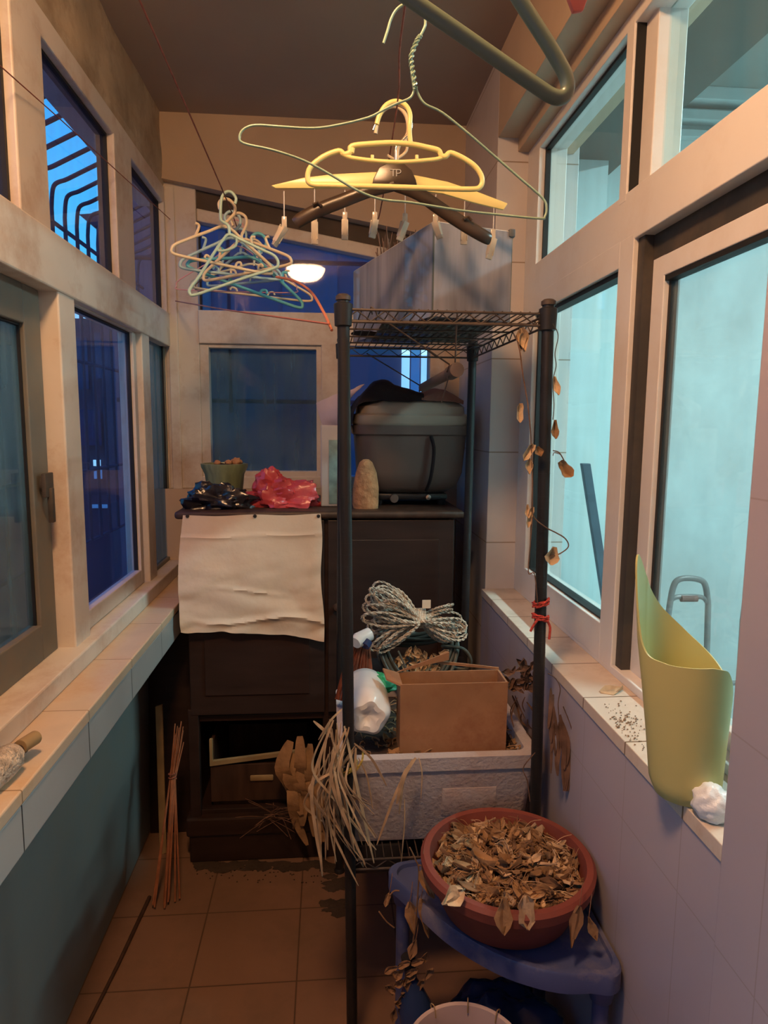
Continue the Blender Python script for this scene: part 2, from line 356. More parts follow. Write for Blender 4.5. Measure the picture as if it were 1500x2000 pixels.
        me.materials.append(m if not isinstance(m, str) else M[m])
        o = bpy.data.objects.new(name, me); COL.objects.link(o)
        if parent is None: o.location = base
        else: o.parent = parent
        if sub:
            md = o.modifiers.new('s', 'SUBSURF'); md.levels = sub; md.render_levels = sub
        if kind: o['kind'] = kind
        if label: o['label'] = label
        return o
def parent_loc(p):
    l = p.location.copy()
    while p.parent: p = p.parent; l += p.location
    return l
def tag(o, label, cat, group=None, kind=None):
    o['label'] = label; o['category'] = cat
    if group: o['group'] = group
    if kind: o['kind'] = kind
    return o
def thing(name, loc, label=None, cat=None, group=None, kind=None):
    o = bpy.data.objects.new(name, None); o.empty_display_size = 0.05; COL.objects.link(o); o.location = V(loc)
    if label: o['label'] = label
    if cat: o['category'] = cat
    if group: o['group'] = group
    if kind: o['kind'] = kind
    return o
def struct(name, mb, m, bevel=0.0, smooth=False): return mb.build(name, m, None, smooth=smooth, bevel=bevel, kind='structure')

# ================================================================ THE SETTING
struct('floor', MB().box(-0.75, 0.62, -1.2, 2.85, -0.05, 0.0), 'floor')
struct('ceiling', MB().box(-0.85, 0.9, -1.2, 2.95, 2.65, 2.75), 'ceil')
# left side
struct('wall_left_lower', MB().box(-0.80, -0.66, -1.2, 2.85, 0, 0.795), 'lowwall')
struct('trim_1', MB().box(-0.78, -0.50, -1.2, 2.80, 0.795, 0.880), 'apron', bevel=0.003)
struct('trim_2', MB().box(-0.78, -0.498, -1.2, 2.80, 0.880, 0.905), 'sillL', bevel=0.003)
wl = MB()   # uneven plaster band above the left window
ny, nz_ = 90, 10; vs = []
for i in range(ny + 1):
    for j in range(nz_ + 1):
        y = -1.2 + 4.05 * i / ny; z = 2.395 + 0.257 * j / nz_
        vs.append((-0.622 + 0.006 * noise.noise(V((y * 6, z * 9, 1))) + 0.010 * noise.noise(V((y * 2.0, z * 3, 3))) - 0.004 * (j == 0), y, z))
fs = [(i * (nz_ + 1) + j, (i + 1) * (nz_ + 1) + j, (i + 1) * (nz_ + 1) + j + 1, i * (nz_ + 1) + j + 1) for i in range(ny) for j in range(nz_)]
wl.add(vs, fs); wl.box(-0.70, -0.645, -1.2, 2.85, 2.395, 2.65)
struct('wall_left', wl, 'plaster')
# back side
LA, LB = (-0.62, 2.415), (0.56, 2.215)          # sloping lower edge of the lintel
def lz(x, off=0): return LA[1] + (x - LA[0]) * (LB[1] - LA[1]) / (LB[0] - LA[0]) + off
struct('wall_back', MB().prism([(-0.64, lz(-0.64)), (0.56, lz(0.56)), (0.56, 2.66), (-0.64, 2.66)], 'Y', 2.72, 2.90), 'paint')
struct('lintel_shade', MB().prism([(-0.62, lz(-0.62, -.075)), (0.56, lz(0.56, -.075)), (0.56, lz(.56, .01)), (-0.62, lz(-.62, .01))], 'Y', 2.775, 2.84), 'shadeband')  # dark strip added where the gap under the lintel lies in shadow
struct('wall_back_lower', MB().box(-0.80, 0.56, 2.74, 2.9, 0, 1.24).box(0.475, 0.62, 2.745, 2.9, 1.2, 2.3), 'paint')
# right side
struct('wall_right_lower', MB().box(0.525, 0.70, 0.787, 2.2, 0, 0.925), 'tileR')
struct('wall_right_near', MB().box(0.522, 0.70, -1.2, 0.787, 0, 2.66), 'tileR', bevel=0.002)
struct('wall_right_far', MB().box(0.535, 0.80, 2.2, 2.9, 0, 2.66), 'tileF', bevel=0.002)
struct('wall_right_upper', MB().box(0.535, 0.66, 0.787, 2.2, 2.40, 2.66).box(0.6, 0.78, 0.787, 2.2, 2.36, 2.66), 'paint', bevel=0.002)
struct('trim_4', MB().box(0.522, 0.70, 0.787, 2.2, 0.925, 0.95), 'sillR', bevel=0.0015)
struct('wall_front', MB().box(-0.8, 0.7, -1.3, -1.2, 0, 2.7), 'paint')

# ---------------------------------------------------------------- left window (window_1)
w1 = thing('window_1', (-0.66, 1.2, 0.905), kind='structure')
f = MB()
f.box(-0.73, -0.62, -1.2, 2.80, 2.335, 2.395)        # head
f.box(-0.70, -0.615, -1.2, 2.80, 1.800, 1.928)        # transom
f.box(-0.73, -0.59, -1.2, 2.80, 0.905, 0.950)        # bottom rail
for a, b in ((0.80, 0.93), (1.485, 1.635), (2.135, 2.31), (2.735, 2.80)): f.box(-0.668, -0.62, a, b, 1.92, 2.34)
for a, b in ((0.40, 0.50), (1.655, 1.755), (2.36, 2.455), (2.765, 2.80)): f.box(-0.70, -0.62, a, b, 0.94, 1.81)
f.build('frame', 'frame', w1, smooth=False, bevel=0.004)
g = MB()
for a, b in ((-1.2, 0.8), (0.93, 1.485), (1.635, 2.135), (2.31, 2.735)):
    for z0, z1 in ((1.928, 1.934), (2.327, 2.335)): g.box(-0.668, -0.640, a, b, z0, z1)
    g.box(-0.668, -0.640, a, a + .008, 1.93, 2.335); g.box(-0.668, -0.640, b - .010, b, 1.93, 2.335)
g.build('gasket', 'gasket', w1, smooth=False)
for a, b in ((-1.2, 0.8), (0.93, 1.485), (1.635, 2.135), (2.31, 2.735)):
    MB().box(-0.652, -0.648, a, b, 1.93, 2.335).build('pane', 'glassB', w1, smooth=False)
def sash(par, X, y0, y1, z0, z1, w, m, gm, dep=0.03, wt=None):
    wt = wt or w
    s = MB().box(X - dep, X, y0, y0 + w, z0, z1).box(X - dep, X, y1 - w, y1, z0, z1).box(X - dep, X, y0 + w, y1 - w, z0, z0 + wt).box(X - dep, X, y0 + w, y1 - w, z1 - wt, z1)
    o = s.build('sash', m, par, smooth=False, bevel=0.003)
    MB().box(X - dep * .6 - .002, X - dep * .6 + .002, y0 + w, y1 - w, z0 + wt, z1 - wt).build('pane', gm, o, smooth=False)
    q = MB()
    q.box(X - dep * .6 - .006, X - dep * .6 + .008, y0 + w, y0 + w + .005, z0 + wt, z1 - wt).box(X - dep * .6 - .006, X - dep * .6 + .008, y1 - w - .005, y1 - w, z0 + wt, z1 - wt)
    q.box(X - dep * .6 - .006, X - dep * .6 + .008, y0 + w, y1 - w, z1 - wt - .005, z1 - wt)
    q.build('gasket', 'gasket', o, smooth=False)
    return o
s1 = sash(w1, -0.66, 0.52, 1.648, 0.95, 1.80, 0.085, 'sashgrey', 'glassT')
MB().tube([(-0.655, 1.60, 1.36), (-0.640, 1.60, 1.36)], 0.022, 16).box(-0.648, -0.638, 1.575, 1.62, 1.33, 1.385).box(-0.644, -0.632, 1.592, 1.606, 1.27, 1.35).build('latch', 'track', s1, bevel=0.002)
sash(w1, -0.636, 1.76, 2.345, 0.952, 1.845, 0.035, 'frame', 'glassB', wt=0.05)
sash(w1, -0.640, 2.457, 2.765, 0.95, 1.82, 0.014, 'sashgrey', 'glassT', dep=.02)

# ---------------------------------------------------------------- back window (window_2)
w2 = thing('window_2', (-0.06, 2.78, 1.24), kind='structure')
f = MB()
f.box(-0.635, -0.505, 2.76, 2.84, 1.24, 2.42)                            # left stile and corner
f.box(-0.622, -0.585, 2.752, 2.79, 0.95, 2.40)                           # corner post cover
f.box(-0.505, 0.48, 2.75, 2.84, 1.815, 1.942)                           # transom
f.box(-0.505, 0.48, 2.75, 2.84, 1.24, 1.29)
f.box(-0.025, 0.075, 2.75, 2.84, 1.28, 1.82)                            # middle
f.box(0.415, 0.48, 2.75, 2.84, 1.28, 2.25)                              # right stile
f.prism([(-.505, lz(-.505, -.115)), (.48, lz(.48, -.115)), (.48, lz(.48, -.068)), (-.505, lz(-.505, -.068))], 'Y', 2.77, 2.84)
f.build('frame', 'frame', w2, smooth=False, bevel=0.004)
MB().prism([(-.505, 1.94), (.415, 1.94), (.415, lz(.415, -.11)), (-.505, lz(-.505, -.11))], 'Y', 2.815, 2.819).build('pane', 'glassB', w2, smooth=False)
MB().box(0.075, 0.415, 2.80, 2.804, 1.29, 1.79).build('pane', 'glassB', w2, smooth=False)
s = MB().box(-0.505, -0.470, 2.765, 2.82, 1.28, 1.815).box(-0.045, -0.025, 2.765, 2.82, 1.28, 1.815).box(-.47, -.045, 2.765, 2.82, 1.80, 1.815).box(-.47, -.045, 2.765, 2.82, 1.28, 1.31)
s = s.build('sash', 'frame', w2, smooth=False, bevel=0.002)
MB().box(-0.47, -0.045, 2.805, 2.809, 1.31, 1.80).build('screen', 'glassT', s, smooth=False)
g = MB().box(-0.508, -0.500, 2.80, 2.83, 1.94, lz(-.5, -.11)).box(-.5, .415, 2.80, 2.83, 1.94, 1.945)
g.build('gasket', 'gasket', w2, smooth=False)

# ---------------------------------------------------------------- right window (window_3)
w3 = thing('window_3', (0.66, 1.5, 0.95), kind='structure')
f = MB()
f.box(0.635, 0.72, 0.787, 2.2, 2.33, 2.38)
f.box(0.635, 0.72, 0.787, 2.2, 1.89, 1.995)
f.box(0.635, 0.74, 0.787, 2.2, 0.95, 0.968)
f.box(0.635, 0.72, 2.085, 2.2, 0.95, 2.36)
f.box(0.635, 0.72, 1.405, 1.475, 0.96, 1.9)
f.box(0.635, 0.72, 1.455, 1.49, 1.98, 2.34).box(0.66, 0.72, 1.40, 1.49, 1.98, 2.34)
f.box(0.635, 0.70, 1.47, 2.09, 0.96, 1.045)
f.box(0.635, 0.70, 1.47, 2.09, 1.845, 1.9)
f.build('frame', 'frame_r', w3, smooth=False, bevel=0.002)
g = MB()
g.box(0.653, 0.668, 2.076, 2.088, 1.99, 2.335).box(0.653, 0.668, 1.49, 2.09, 2.322, 2.333)
g.box(0.650, 0.668, 2.072, 2.088, 1.04, 1.85).box(0.645, 0.675, 1.47, 2.09, 1.833, 1.847).box(0.65, 0.675, 1.474, 1.48, 1.04, 1.85).box(.648, .675, 1.47, 2.09, 1.043, 1.050)
g.box(0.640, 0.66, 1.452, 1.457, 1.99, 2.335)
g.build('gasket', 'gasket', w3, smooth=False)
MB().box(0.645, 0.69, 1.375, 1.406, 0.965, 1.895).box(0.665, 0.70, 0.787, 1.4, 1.84, 1.89).build('track', 'track', w3, smooth=False)
MB().box(0.662, 0.666, 1.49, 2.09, 1.995, 2.33).build('pane', 'glassR', w3, smooth=False)
MB().box(0.682, 0.686, 0.787, 1.42, 1.995, 2.33).build('pane', 'glassR', w3, smooth=False)
MB().box(0.664, 0.668, 1.475, 2.07, 1.045, 1.845).build('pane', 'glassR', w3, smooth=False)
ss = MB().box(0.665, 0.70, 1.325, 1.375, 0.965, 1.86).box(0.665, 0.70, 0.75, 1.33, 1.80, 1.84).box(0.665, 0.70, 0.75, 1.33, 0.965, 1.0).build('sash', 'frame_r', w3, smooth=False, bevel=0.002)
MB().box(0.680, 0.683, 0.75, 1.326, 1.0, 1.80).build('screen', 'screen', ss, smooth=False)
MB().box(0.676, 0.69, 1.316, 1.327, 1.0, 1.81).box(0.667, 0.69, 0.75, 1.326, 1.79, 1.803).build('gasket', 'gasket', ss, smooth=False)

# ---------------------------------------------------------------- room behind the right window
struct('floor_room', MB().box(0.70, 3.4, -1.2, 3.0, -0.05, 0), 'roomw')
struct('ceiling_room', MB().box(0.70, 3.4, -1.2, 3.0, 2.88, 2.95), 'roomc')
struct('wall_room_back', MB().box(0.80, 3.4, 2.88, 3.0, 0, 2.9), 'roomw')
struct('wall_room_right', MB().box(3.3, 3.4, -1.2, 2.9, 0, 2.9), 'roomw')
struct('wall_room_front', MB().box(0.7, 3.4, -1.3, -1.2, 0, 2.9), 'roomw')
struct('wall_room_column', MB().box(0.80, 1.06, 2.60, 2.9, 0, 2.5), 'roomw')
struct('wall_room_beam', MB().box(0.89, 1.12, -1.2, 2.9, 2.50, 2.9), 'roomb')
struct('trim_5', MB().box(1.12, 3.3, 2.84, 2.88, 2.70, 2.73).box(1.12, 3.3, 2.82, 2.88, 2.76, 2.80).box(1.12, 3.3, 2.80, 2.88, 2.83, 2.88), 'roomw', bevel=0.003)
t = thing('ceiling_light', (2.05, 1.2, 2.76), 'slim cool white tube light on the ceiling of the room behind the right window', 'light')
MB().tube([(2.05, 0.65, 2.79), (2.05, 1.75, 2.79)], 0.015, 12).build('tube', 'tubelamp', t)
MB().box(2.01, 2.09, 0.6, 1.8, 2.81, 2.88).build('base', 'white', t, bevel=0.004)

t = thing('walking_frame', (1.15, 2.3, 0), 'grey tubular walking frame seen through the right window screen', 'walking frame')
for k, (ua, ub) in enumerate(((1308, 1383), (1455, 1530))):
    p = [PY(ua - 12, 1400, 2.3), PY(ua - 4, 1210, 2.3), PY(ua + 6, 1150, 2.3), PY(ua + 20, 1131, 2.3), PY(ub - 22, 1131, 2.3), PY(ub - 6, 1142, 2.3), PY(ub, 1180, 2.3), PY(ub + 4, 1400, 2.3)]
    p[0].z = 0.0; p[-1].z = 0.0
    fr_ = MB().tube([p[0]] + cm(p[1:-1], 5) + [p[-1]], 0.011, 12).build('side_frame', 'walker', t)
    MB().tube(cm([PY(ua, 1176, 2.3), PY(ua + 14, 1166, 2.3), PY(ub - 14, 1166, 2.3), PY(ub - 2, 1176, 2.3)], 4), 0.009, 10).build('cross_bar', 'walker', fr_)
    MB().tube([PY(ua + 22, 1169, 2.295), PY(ub - 22, 1169, 2.295)], 0.0125, 12).build('grip', 'grip', fr_)
a, b = PY(1385, 1260, 2.3), PY(1450, 1260, 2.3); a.z = b.z = 0.55
MB().tube([a, b], 0.009, 10).build('brace', 'walker', t)
a, b = PY(1143, 905, 2.45), PY(1185, 1180, 2.45)
d = (b - a); b2 = a + d * (a.z / (a.z - b.z))
MB().obox((a + b2) / 2, (b2 - a) / 2, V((0, 0.012, 0)), V((0.017, 0, 0))).build('board', 'board', None, smooth=False, bevel=0.003)
tag(bpy.data.objects['board'], 'dark slanting board leaning in the room behind the right window', 'board')

# ---------------------------------------------------------------- outside: slab, cage, buildings
struct('trim_6', MB().box(-0.80, -0.705, -2, 4.6, 2.455, 2.8), 'slabm')
t = thing('window_cage', (-0.9, 2.2, 1.0), 'dark curved iron security cage outside the left window', 'window cage')
for i in range(24):
    y = 0.92 + i * 0.125
    r_ = MB(); top = V((-0.765, y, 2.475)); bend = V((-1.005, y, 2.352))
    pts = [top, top.lerp(bend, .75)] + cm([top.lerp(bend, .78), bend + V((.01, 0, .005)), bend + V((-.002, 0, -.07))], 5)[1:] + [V((-1.007, y, 1.0))]
    r_.tube(pts, 0.008, 8); r_.build('bar', 'cage', t)
for z in (2.235, 1.75, 1.3, 1.0): MB().tube([(-1.01, 0.8, z), (-1.01, 3.9, z)], 0.008, 8).build('rail', 'cage', t)
t = thing('window_cage', (0, 3.0, 1.5), 'dark iron security rails outside the back window', 'window cage')
for z in (2.19, 1.6): MB().tube([(-0.9, 3.0, z), (0.9, 3.0, z)], 0.010, 8).build('rail', 'cage', t)
MB().tube([(-0.42, 3.0, 1.55), (-0.42, 3.0, 2.5)], 0.009, 8).build('bar', 'cage', t)

t = thing('apartment_building', (2, 15, -8), 'blue grey apartment block filling the view beyond the back window', 'building')
MB().box(-4.25, 13, 14, 20, -12, 10).build('wall', 'bld', t, smooth=False)
for i in range(5):
    for j in range(4):
        x = -3.4 + i * 2.5; z = -2.5 + j * 3.0
        MB().box(x, x + 1.1, 13.95, 14.05, z, z + 1.4).build('window', 'bwin', t, smooth=False)
p = PY(785, 700, 13.9); q = PY(838, 790, 13.9)
t2 = MB().box(p.x, (p.x * .72 + q.x * .28), 13.90, 13.96, q.z - 1.0, p.z + .5).build('sky_strip', 'litfar', t, smooth=False)  # glowing strips added for the bright sky in the lower right pane
MB().box(p.x * .3 + q.x * .7, q.x, 13.90, 13.96, q.z - 1.0, p.z + .5).build('sky_strip', 'litfar', t, smooth=False)
MB().box(p.x * .66 + q.x * .34, p.x * .36 + q.x * .64, 13.90, 13.96, q.z - 1.0, p.z + .5).build('sky_strip', 'litdim', t, smooth=False)
t = thing('house', (-6, 18, -8), 'dark low house with an overhanging flat roof beyond the left window', 'house')
hp = [PY(u, v, 16) for u, v in ((188, 445), (186, 600), (250, 600), (250, 445), (160, 424), (252, 418), (252, 486), (188, 445))]
MB().box(hp[0].x, hp[2].x, 16, 19, -12, hp[0].z + .2).build('wall', 'bld', t, smooth=False)
MB().prism([(hp[4].x, hp[4].z), (hp[5].x, hp[5].z), (hp[5].x, hp[0].z - .1), (hp[0].x, hp[0].z)], 'Y', 15.8, 19).build('roof', 'bld2', t, smooth=False)
t = thing('apartment_block', (-14, 20, -8), 'dark blue block of flats with a few lit windows below the sky', 'building')
MB().box(-34, -5.9, 20, 26, -14, 5.0).build('wall', 'bld2', t, smooth=False)
MB().box(-30, -12, 2, 20, -14, 3.2).build('wing', 'bld2', t, smooth=False)
def lit(u0, v0, u1, v1, Y, m, name='window'):
    a = PY(u0, v0, Y); b = PY(u1, v1, Y); MB().box(a.x, b.x, Y - .05, Y, b.z, a.z).build(name, m, t, smooth=False)
lit(146, 600, 158, 622, 19.9, 'litfar'); lit(163, 604, 172, 622, 19.9, 'litfar')
lit(183, 898, 197, 910, 19.9, 'litfar'); lit(184, 915, 200, 935, 19.9, 'litdim'); lit(180, 985, 222, 992, 19.9, 'litdim')
lit(150, 660, 175, 760, 19.9, 'bwin'); lit(180, 650, 215, 740, 19.9, 'bwin'); lit(155, 800, 200, 870, 19.9, 'bwin')
# upright box for the pale vertical band in the second pane
a = PY(222, 700, 9); b = PY(250, 700, 9)
tag(MB().box(a.x, b.x, 9, 9.4, -10, 4.7).build('pale_band', 'bld', None, smooth=False), 'pale blue vertical band outside the middle left window', 'pale_band')

# ================================================================ THINGS
# ---------------------------------------------------------------- balcony lamp (seen mirrored in the back window)
t = thing('ceiling_light', (-0.16, 0.50, 2.65), 'round warm ceiling light of the balcony, seen mirrored in the back window', 'light')
MB().lathe([(0.0, 2.545), (0.05, 2.549), (0.095, 2.565), (0.125, 2.592), (0.138, 2.62), (0.14, 2.636)], (-0.16, 0.50, 0), 40).build('diffuser', 'lamp', t)
MB().lathe([(0.12, 2.634), (0.15, 2.636), (0.152, 2.65), (0.0, 2.65)], (-0.16, 0.50, 0), 40).build('base', 'white', t)

# ---------------------------------------------------------------- dark cabinet
CX0, CX1, CY0, CY1, CZ = -0.463, 0.425, 2.19, 2.68, 1.195
cab = thing('cabinet', ((CX0 + CX1) / 2, (CY0 + CY1) / 2, 0), 'tall dark lacquered cabinet at the end of the balcony, its lower left compartment open', 'cabinet')
MB().box(CX0, CX0 + .02, CY0 + .01, CY1, .02, CZ).box(CX1 - .02, CX1, CY0 + .01, CY1, .02, CZ).box(CX0, CX1, CY1 - .012, CY1, .02, CZ)\
    .box(-0.018, 0.002, CY0 + .01, CY1, .10, CZ).box(CX0, CX1, CY0 + .012, CY1, .50, .52).box(CX0, CX1, CY0 + .012, CY1, .16, .18)\
    .box(CX0 - .005, -0.435, CY0 - .006, CY0 + .02, .1, .55).build('carcass', 'darkwood', cab, smooth=False, bevel=0.002)
MB().box(CX0 - .028, CX1 + .028, CY0 - .02, CY1 + .02, CZ, CZ + .026).build('top_board', 'darkwood2', cab, bevel=0.011, seg=4)
MB().box(CX0 - .012, CX1 + .012, CY0 - .012, CY1, .0, .10).box(CX0 - .02, CX1 + .02, CY0 - .02, CY1, .10, .165).build('plinth', 'darkwood', cab, smooth=False, bevel=0.006)
for a, b, kx in ((CX0 + .005, -0.012, -0.075), (0.0, CX1 - .005, 0.03)):
    d = MB().box(a, b, CY0 - .008, CY0 + .010, .53, CZ - .005).box(a + .05, b - .05, CY0 - .013, CY0 - .006, .60, CZ - .07).build('door', 'darkwood', cab, smooth=False, bevel=0.002)
    MB().lathe([(0, 0.026), (.010, .024), (.015, .016), (.008, .006), (.008, -.002)], (kx, CY0 - .010, .90), 20, rot=Matrix.Rotation(math.pi / 2, 3, 'X')).build('knob', 'darkwood2', d)
d = MB().box(0.0, CX1 - .005, CY0 - .008, CY0 + .010, .19, .50).build('door', 'darkwood', cab, smooth=False, bevel=0.002)
# small wooden drawer lying loose inside the open compartment
t = thing('wooden_drawer', (-0.24, 2.30, .18), 'old wooden drawer box with raw pale edges set inside the open cabinet compartment', 'drawer')
dz0 = .20
MB().box(-.405, -.07, 2.215, 2.23, dz0, .335).build('front', 'darkwood2', t, smooth=False, bevel=0.002)
MB().box(-.405, -.393, 2.23, 2.55, dz0, .42).box(-.082, -.07, 2.23, 2.55, dz0, .33).box(-.39, -.08, 2.54, 2.55, dz0, .33).box(-.4, -.07, 2.23, 2.55, dz0 - .018, dz0).build('body', 'darkwood2', t, smooth=False, bevel=0.001)
MB().prism([(-.405, .335), (-.07, .372), (-.07, .385), (-.395, .352), (-.395, .43), (-.405, .43)], 'Y', 2.208, 2.222).build('edge_strip', 'palewood', t, smooth=False)
MB().box(-.27, -.19, 2.207, 2.216, .275, .295).build('handle', 'palewood', t, bevel=0.004)
# crumpled husk on the cabinet's lower edge
b_ = MB()
for k in range(9):
    x = -0.13 + .11 * rnd.random(); zz = .47 - .02 * k
    pts = cm([(x, 2.13 + .03 * rnd.random(), zz), (x - .03 + .05 * rnd.random(), 2.10, zz - .07), (x + .03 * rnd.random(), 2.12, zz - .15), (x + .02 + .04 * rnd.random(), 2.10, max(.10, zz - .24))], 4)
    b_.ribbon(pts, .035 + .02 * rnd.random(), side=(1, .3 * rnd.random(), 0), curl=rnd.random() * 1.5)
tag(b_.build('corn_husk', 'leaf', None), 'crumpled tan corn husk hanging against the right side of the open cabinet compartment', 'husk')
b_ = MB()
for k in range(46):
    p = V((-0.22 + .16 * rnd.random(), 2.15 + .02 * rnd.random(), .165 + .03 * rnd.random())); d = V((rnd.uniform(-.12, .12), rnd.uniform(-.05, .0), rnd.uniform(-.06, .06)))
    b_.tube(cm([p, p + d * .5 + V((0, -.01, .01)), p + d], 3), .0012, 4)
tag(b_.build('dry_twigs', 'twig', None), 'small tangle of thin dry twigs on the lower ledge of the cabinet', 'twigs', kind='stuff')

# cloth hung over the left cabinet door
nx, nz_ = 64, 54; vs = []
c00, c10, c01, c11 = PY(358, 1006, 2.165), PY(626, 1003, 2.165), PY(356, 1232, 2.165), PY(632, 1238, 2.165)
for side in (0, 1):
    for j in range(nz_ + 1):
        for i in range(nx + 1):
            a, b = i / nx, j / nz_
            p = (c00.lerp(c10, a)).lerp(c01.lerp(c11, a), b)
            n1 = noise.noise(V((a * 2.2 + 3, b * 6, 0))); n2 = noise.noise(V((a * 6, b * 14 + a * 5, 2)))
            p.x += (-.012 * math.sin(b * 3.1) if a < .5 else .004 * math.sin(b * 9)) * abs(2 * a - 1) ** 2
            p.z += .004 * math.sin(a * math.pi * 2 - .2) * b ** 3 - (.018 * max(0, a - .8) * 5 * b ** 4) + .006 * noise.noise(V((a * 9, 0, 7))) * b ** 4 - .004 * math.sin(a * math.pi * 2) ** 2 * (1 - b)
            fold = .010 * b * abs(noise.noise(V((a * 3 - b * 2, b * 5 + a * 3.5, 4)))) + .007 * n1 * (.3 + b) + .003 * n2 * b
            fold += .010 * math.exp(-((b - .88 - .045 * math.sin(a * 6)) / .02) ** 2) * min(1, 3 * a)
            fold += .006 * math.exp(-((b - .58 - .12 * a) / .012) ** 2) * math.exp(-((a - .5) / .22) ** 2) + .004 * math.exp(-((b - .19 + .03 * a) / .012) ** 2)
            p.y = 2.160 - fold - .012 * b + (0.0015 if side else 0)
            vs.append(p)
st = nx + 1; o_ = st * (nz_ + 1); fs = []
for j in range(nz_):
    for i in range(nx):
        a = j * st + i; fs += [(a, a + 1, a + st + 1, a + st), (o_ + a, o_ + a + st, o_ + a + st + 1, o_ + a + 1)]
for i in range(nx): fs += [(i, o_ + i, o_ + i + 1, i + 1), (nz_ * st + i, nz_ * st + i + 1, o_ + nz_ * st + i + 1, o_ + nz_ * st + i)]
for j in range(nz_): a = j * st; fs.append((a, a + st, o_ + a + st, o_ + a)); a += nx; fs.append((a, o_ + a, o_ + a + st, a + st))
t = thing('hanging_cloth', tuple(c01), 'wrinkled cream cotton cloth tacked over the upper left door of the dark cabinet', 'cloth')
MB().add(vs, fs).build('cloth', 'cloth', t)
for u in (366, 498, 622): MB().lathe([(0, .004), (.005, .003), (.006, 0)], tuple(PY(u, 1008, 2.158)), 10, rot=Matrix.Rotation(math.pi / 2, 3, 'X')).build('tack', 'gunk', t)

# ---------------------------------------------------------------- on the cabinet top
TZ = CZ + .0265
# olive pot
c = V((-0.372, 2.46, 0))
t = thing('flower_pot', (c.x, c.y, TZ), 'small olive green ribbed pot on the left end of the cabinet top', 'pot')
MB().lathe([(0, TZ), (.055, TZ), (.060, TZ + .01), (.070, TZ + .10), (.082, TZ + .125), (.084, TZ + .137), (.076, TZ + .138), (.066, TZ + .11), (0, TZ + .105)], c, 48, wob=lambda a, z: 1 + .012 * math.cos(a * 16)).build('body', 'greenpot', t)
MB().blob((c.x, c.y, TZ + .115), (.062, .062, .02), amp=.3, seed=3).build('soil', 'soil', t)
for k, (x, y, s_) in enumerate(((.045, -.02, .014), (.02, -.035, .010), (-.02, -.03, .009), (.055, -.01, .009))):
    tag(MB().blob((c.x + x, c.y + y, TZ + .135 + s_ * .8), (s_ * 1.3, s_, s_ * .9), amp=.35, seed=k, n=(16, 10)).build('pebble', 'stone'), 'small pinkish pebble lying on the soil of the olive green pot', 'pebble', 'pebbles in the olive pot')
def crumple(c, rad, amp, freq, seed, zmin, rot=0, n=(56, 36)):
    return MB().blob(c, rad, n, amp, freq, seed=seed, zmin=zmin, rotz=rot)
tag(crumple((-0.362, 2.265, TZ + .018), (.100, .048, .060), .55, 2.6, 11, TZ, .05).build('plastic_bag', 'blackbag'), 'crumpled black plastic bag in front of the olive pot on the cabinet', 'bag')
bb = crumple((-0.152, 2.305, TZ + .02), (.108, .052, .062), .55, 2.2, 4, TZ, 0)
bb.blob((-0.195, 2.32, TZ + .062), (.055, .04, .060), (40, 26), .5, 2.4, seed=9, zmin=TZ + .001)
tag(bb.build('plastic_bag', 'redbag'), 'crumpled translucent red plastic bag between the black bag and the pale carton', 'bag')
a, b = PY(626, 830, 2.30), PY(668, 985, 2.30)
t = thing('carton', ((a.x + b.x) / 2, 2.33, TZ), 'tall pale carton with a teal label standing behind the front left rack post', 'carton')
MB().box(a.x, b.x + .012, 2.29, 2.36, TZ, a.z).build('body', 'carton', t, bevel=0.006, seg=3)
MB().box(a.x + .028, b.x + .010, 2.2875, 2.291, TZ + .01, a.z - .05).build('label_panel', 'label', t, bevel=0.001)
tag(MB().lathe([(0, 0), (.041, 0), (.044, .02), (.042, .07), (.035, .12), (.022, .155), (.010, .165), (0, .166)], (0.128, 2.25, TZ + .0), 40, sy=.75,
    wob=lambda a, z: 1 + .10 * noise.noise(V((math.cos(a) * 3, math.sin(a) * 3, z * 40))) + .05 * noise.noise(V((math.cos(a) * 9, math.sin(a) * 9, z * 90)))).build('stone', 'stone'), 'tan pitted tapering stone standing upright on the cabinet beside the tub', 'stone')
# little stove base + tub
tx, ty = 0.292, 2.44
t = thing('stove', (tx, ty, TZ), 'low dark metal stove base under the brown grey tub', 'stove')
MB().box(tx - .135, tx + .13, ty - .11, ty + .11, TZ + .018, TZ + .042).build('body', 'gunk', t, bevel=0.008)
for q, (sx_, sy_) in enumerate(((-1, -1), (1, -1), (-1, 1), (1, 1))): MB().lathe([(.012, 0), (.015, .02)], (tx + sx_ * .11, ty + sy_ * .09, TZ), 16, cap0=True, cap1=True).build('foot', 'gunk', t)
MB().lathe([(0, 0), (.016, 0), (.014, .012), (0, .013)], (tx - .06, ty - .112, TZ + .025), 20, rot=Matrix.Rotation(math.pi / 2, 3, 'X')).build('knob', 'tub', t)
MB().lathe([(0, 0), (.010, 0), (.009, .012), (0, .013)], (tx + .06, ty - .112, TZ + .03), 20, rot=Matrix.Rotation(math.pi / 2, 3, 'X')).build('knob', 'chrome', t)
def rrect(hx, hy, r, n=8):
    out = []
    for cx_, cy_, a0 in ((hx - r, hy - r, 0), (-hx + r, hy - r, 90), (-hx + r, -hy + r, 180), (hx - r, -hy + r, 270)):
        for k in range(n + 1):
            a = math.radians(a0 + 90 * k / n); out.append((cx_ + r * math.cos(a), cy_ + r * math.sin(a)))
    return out
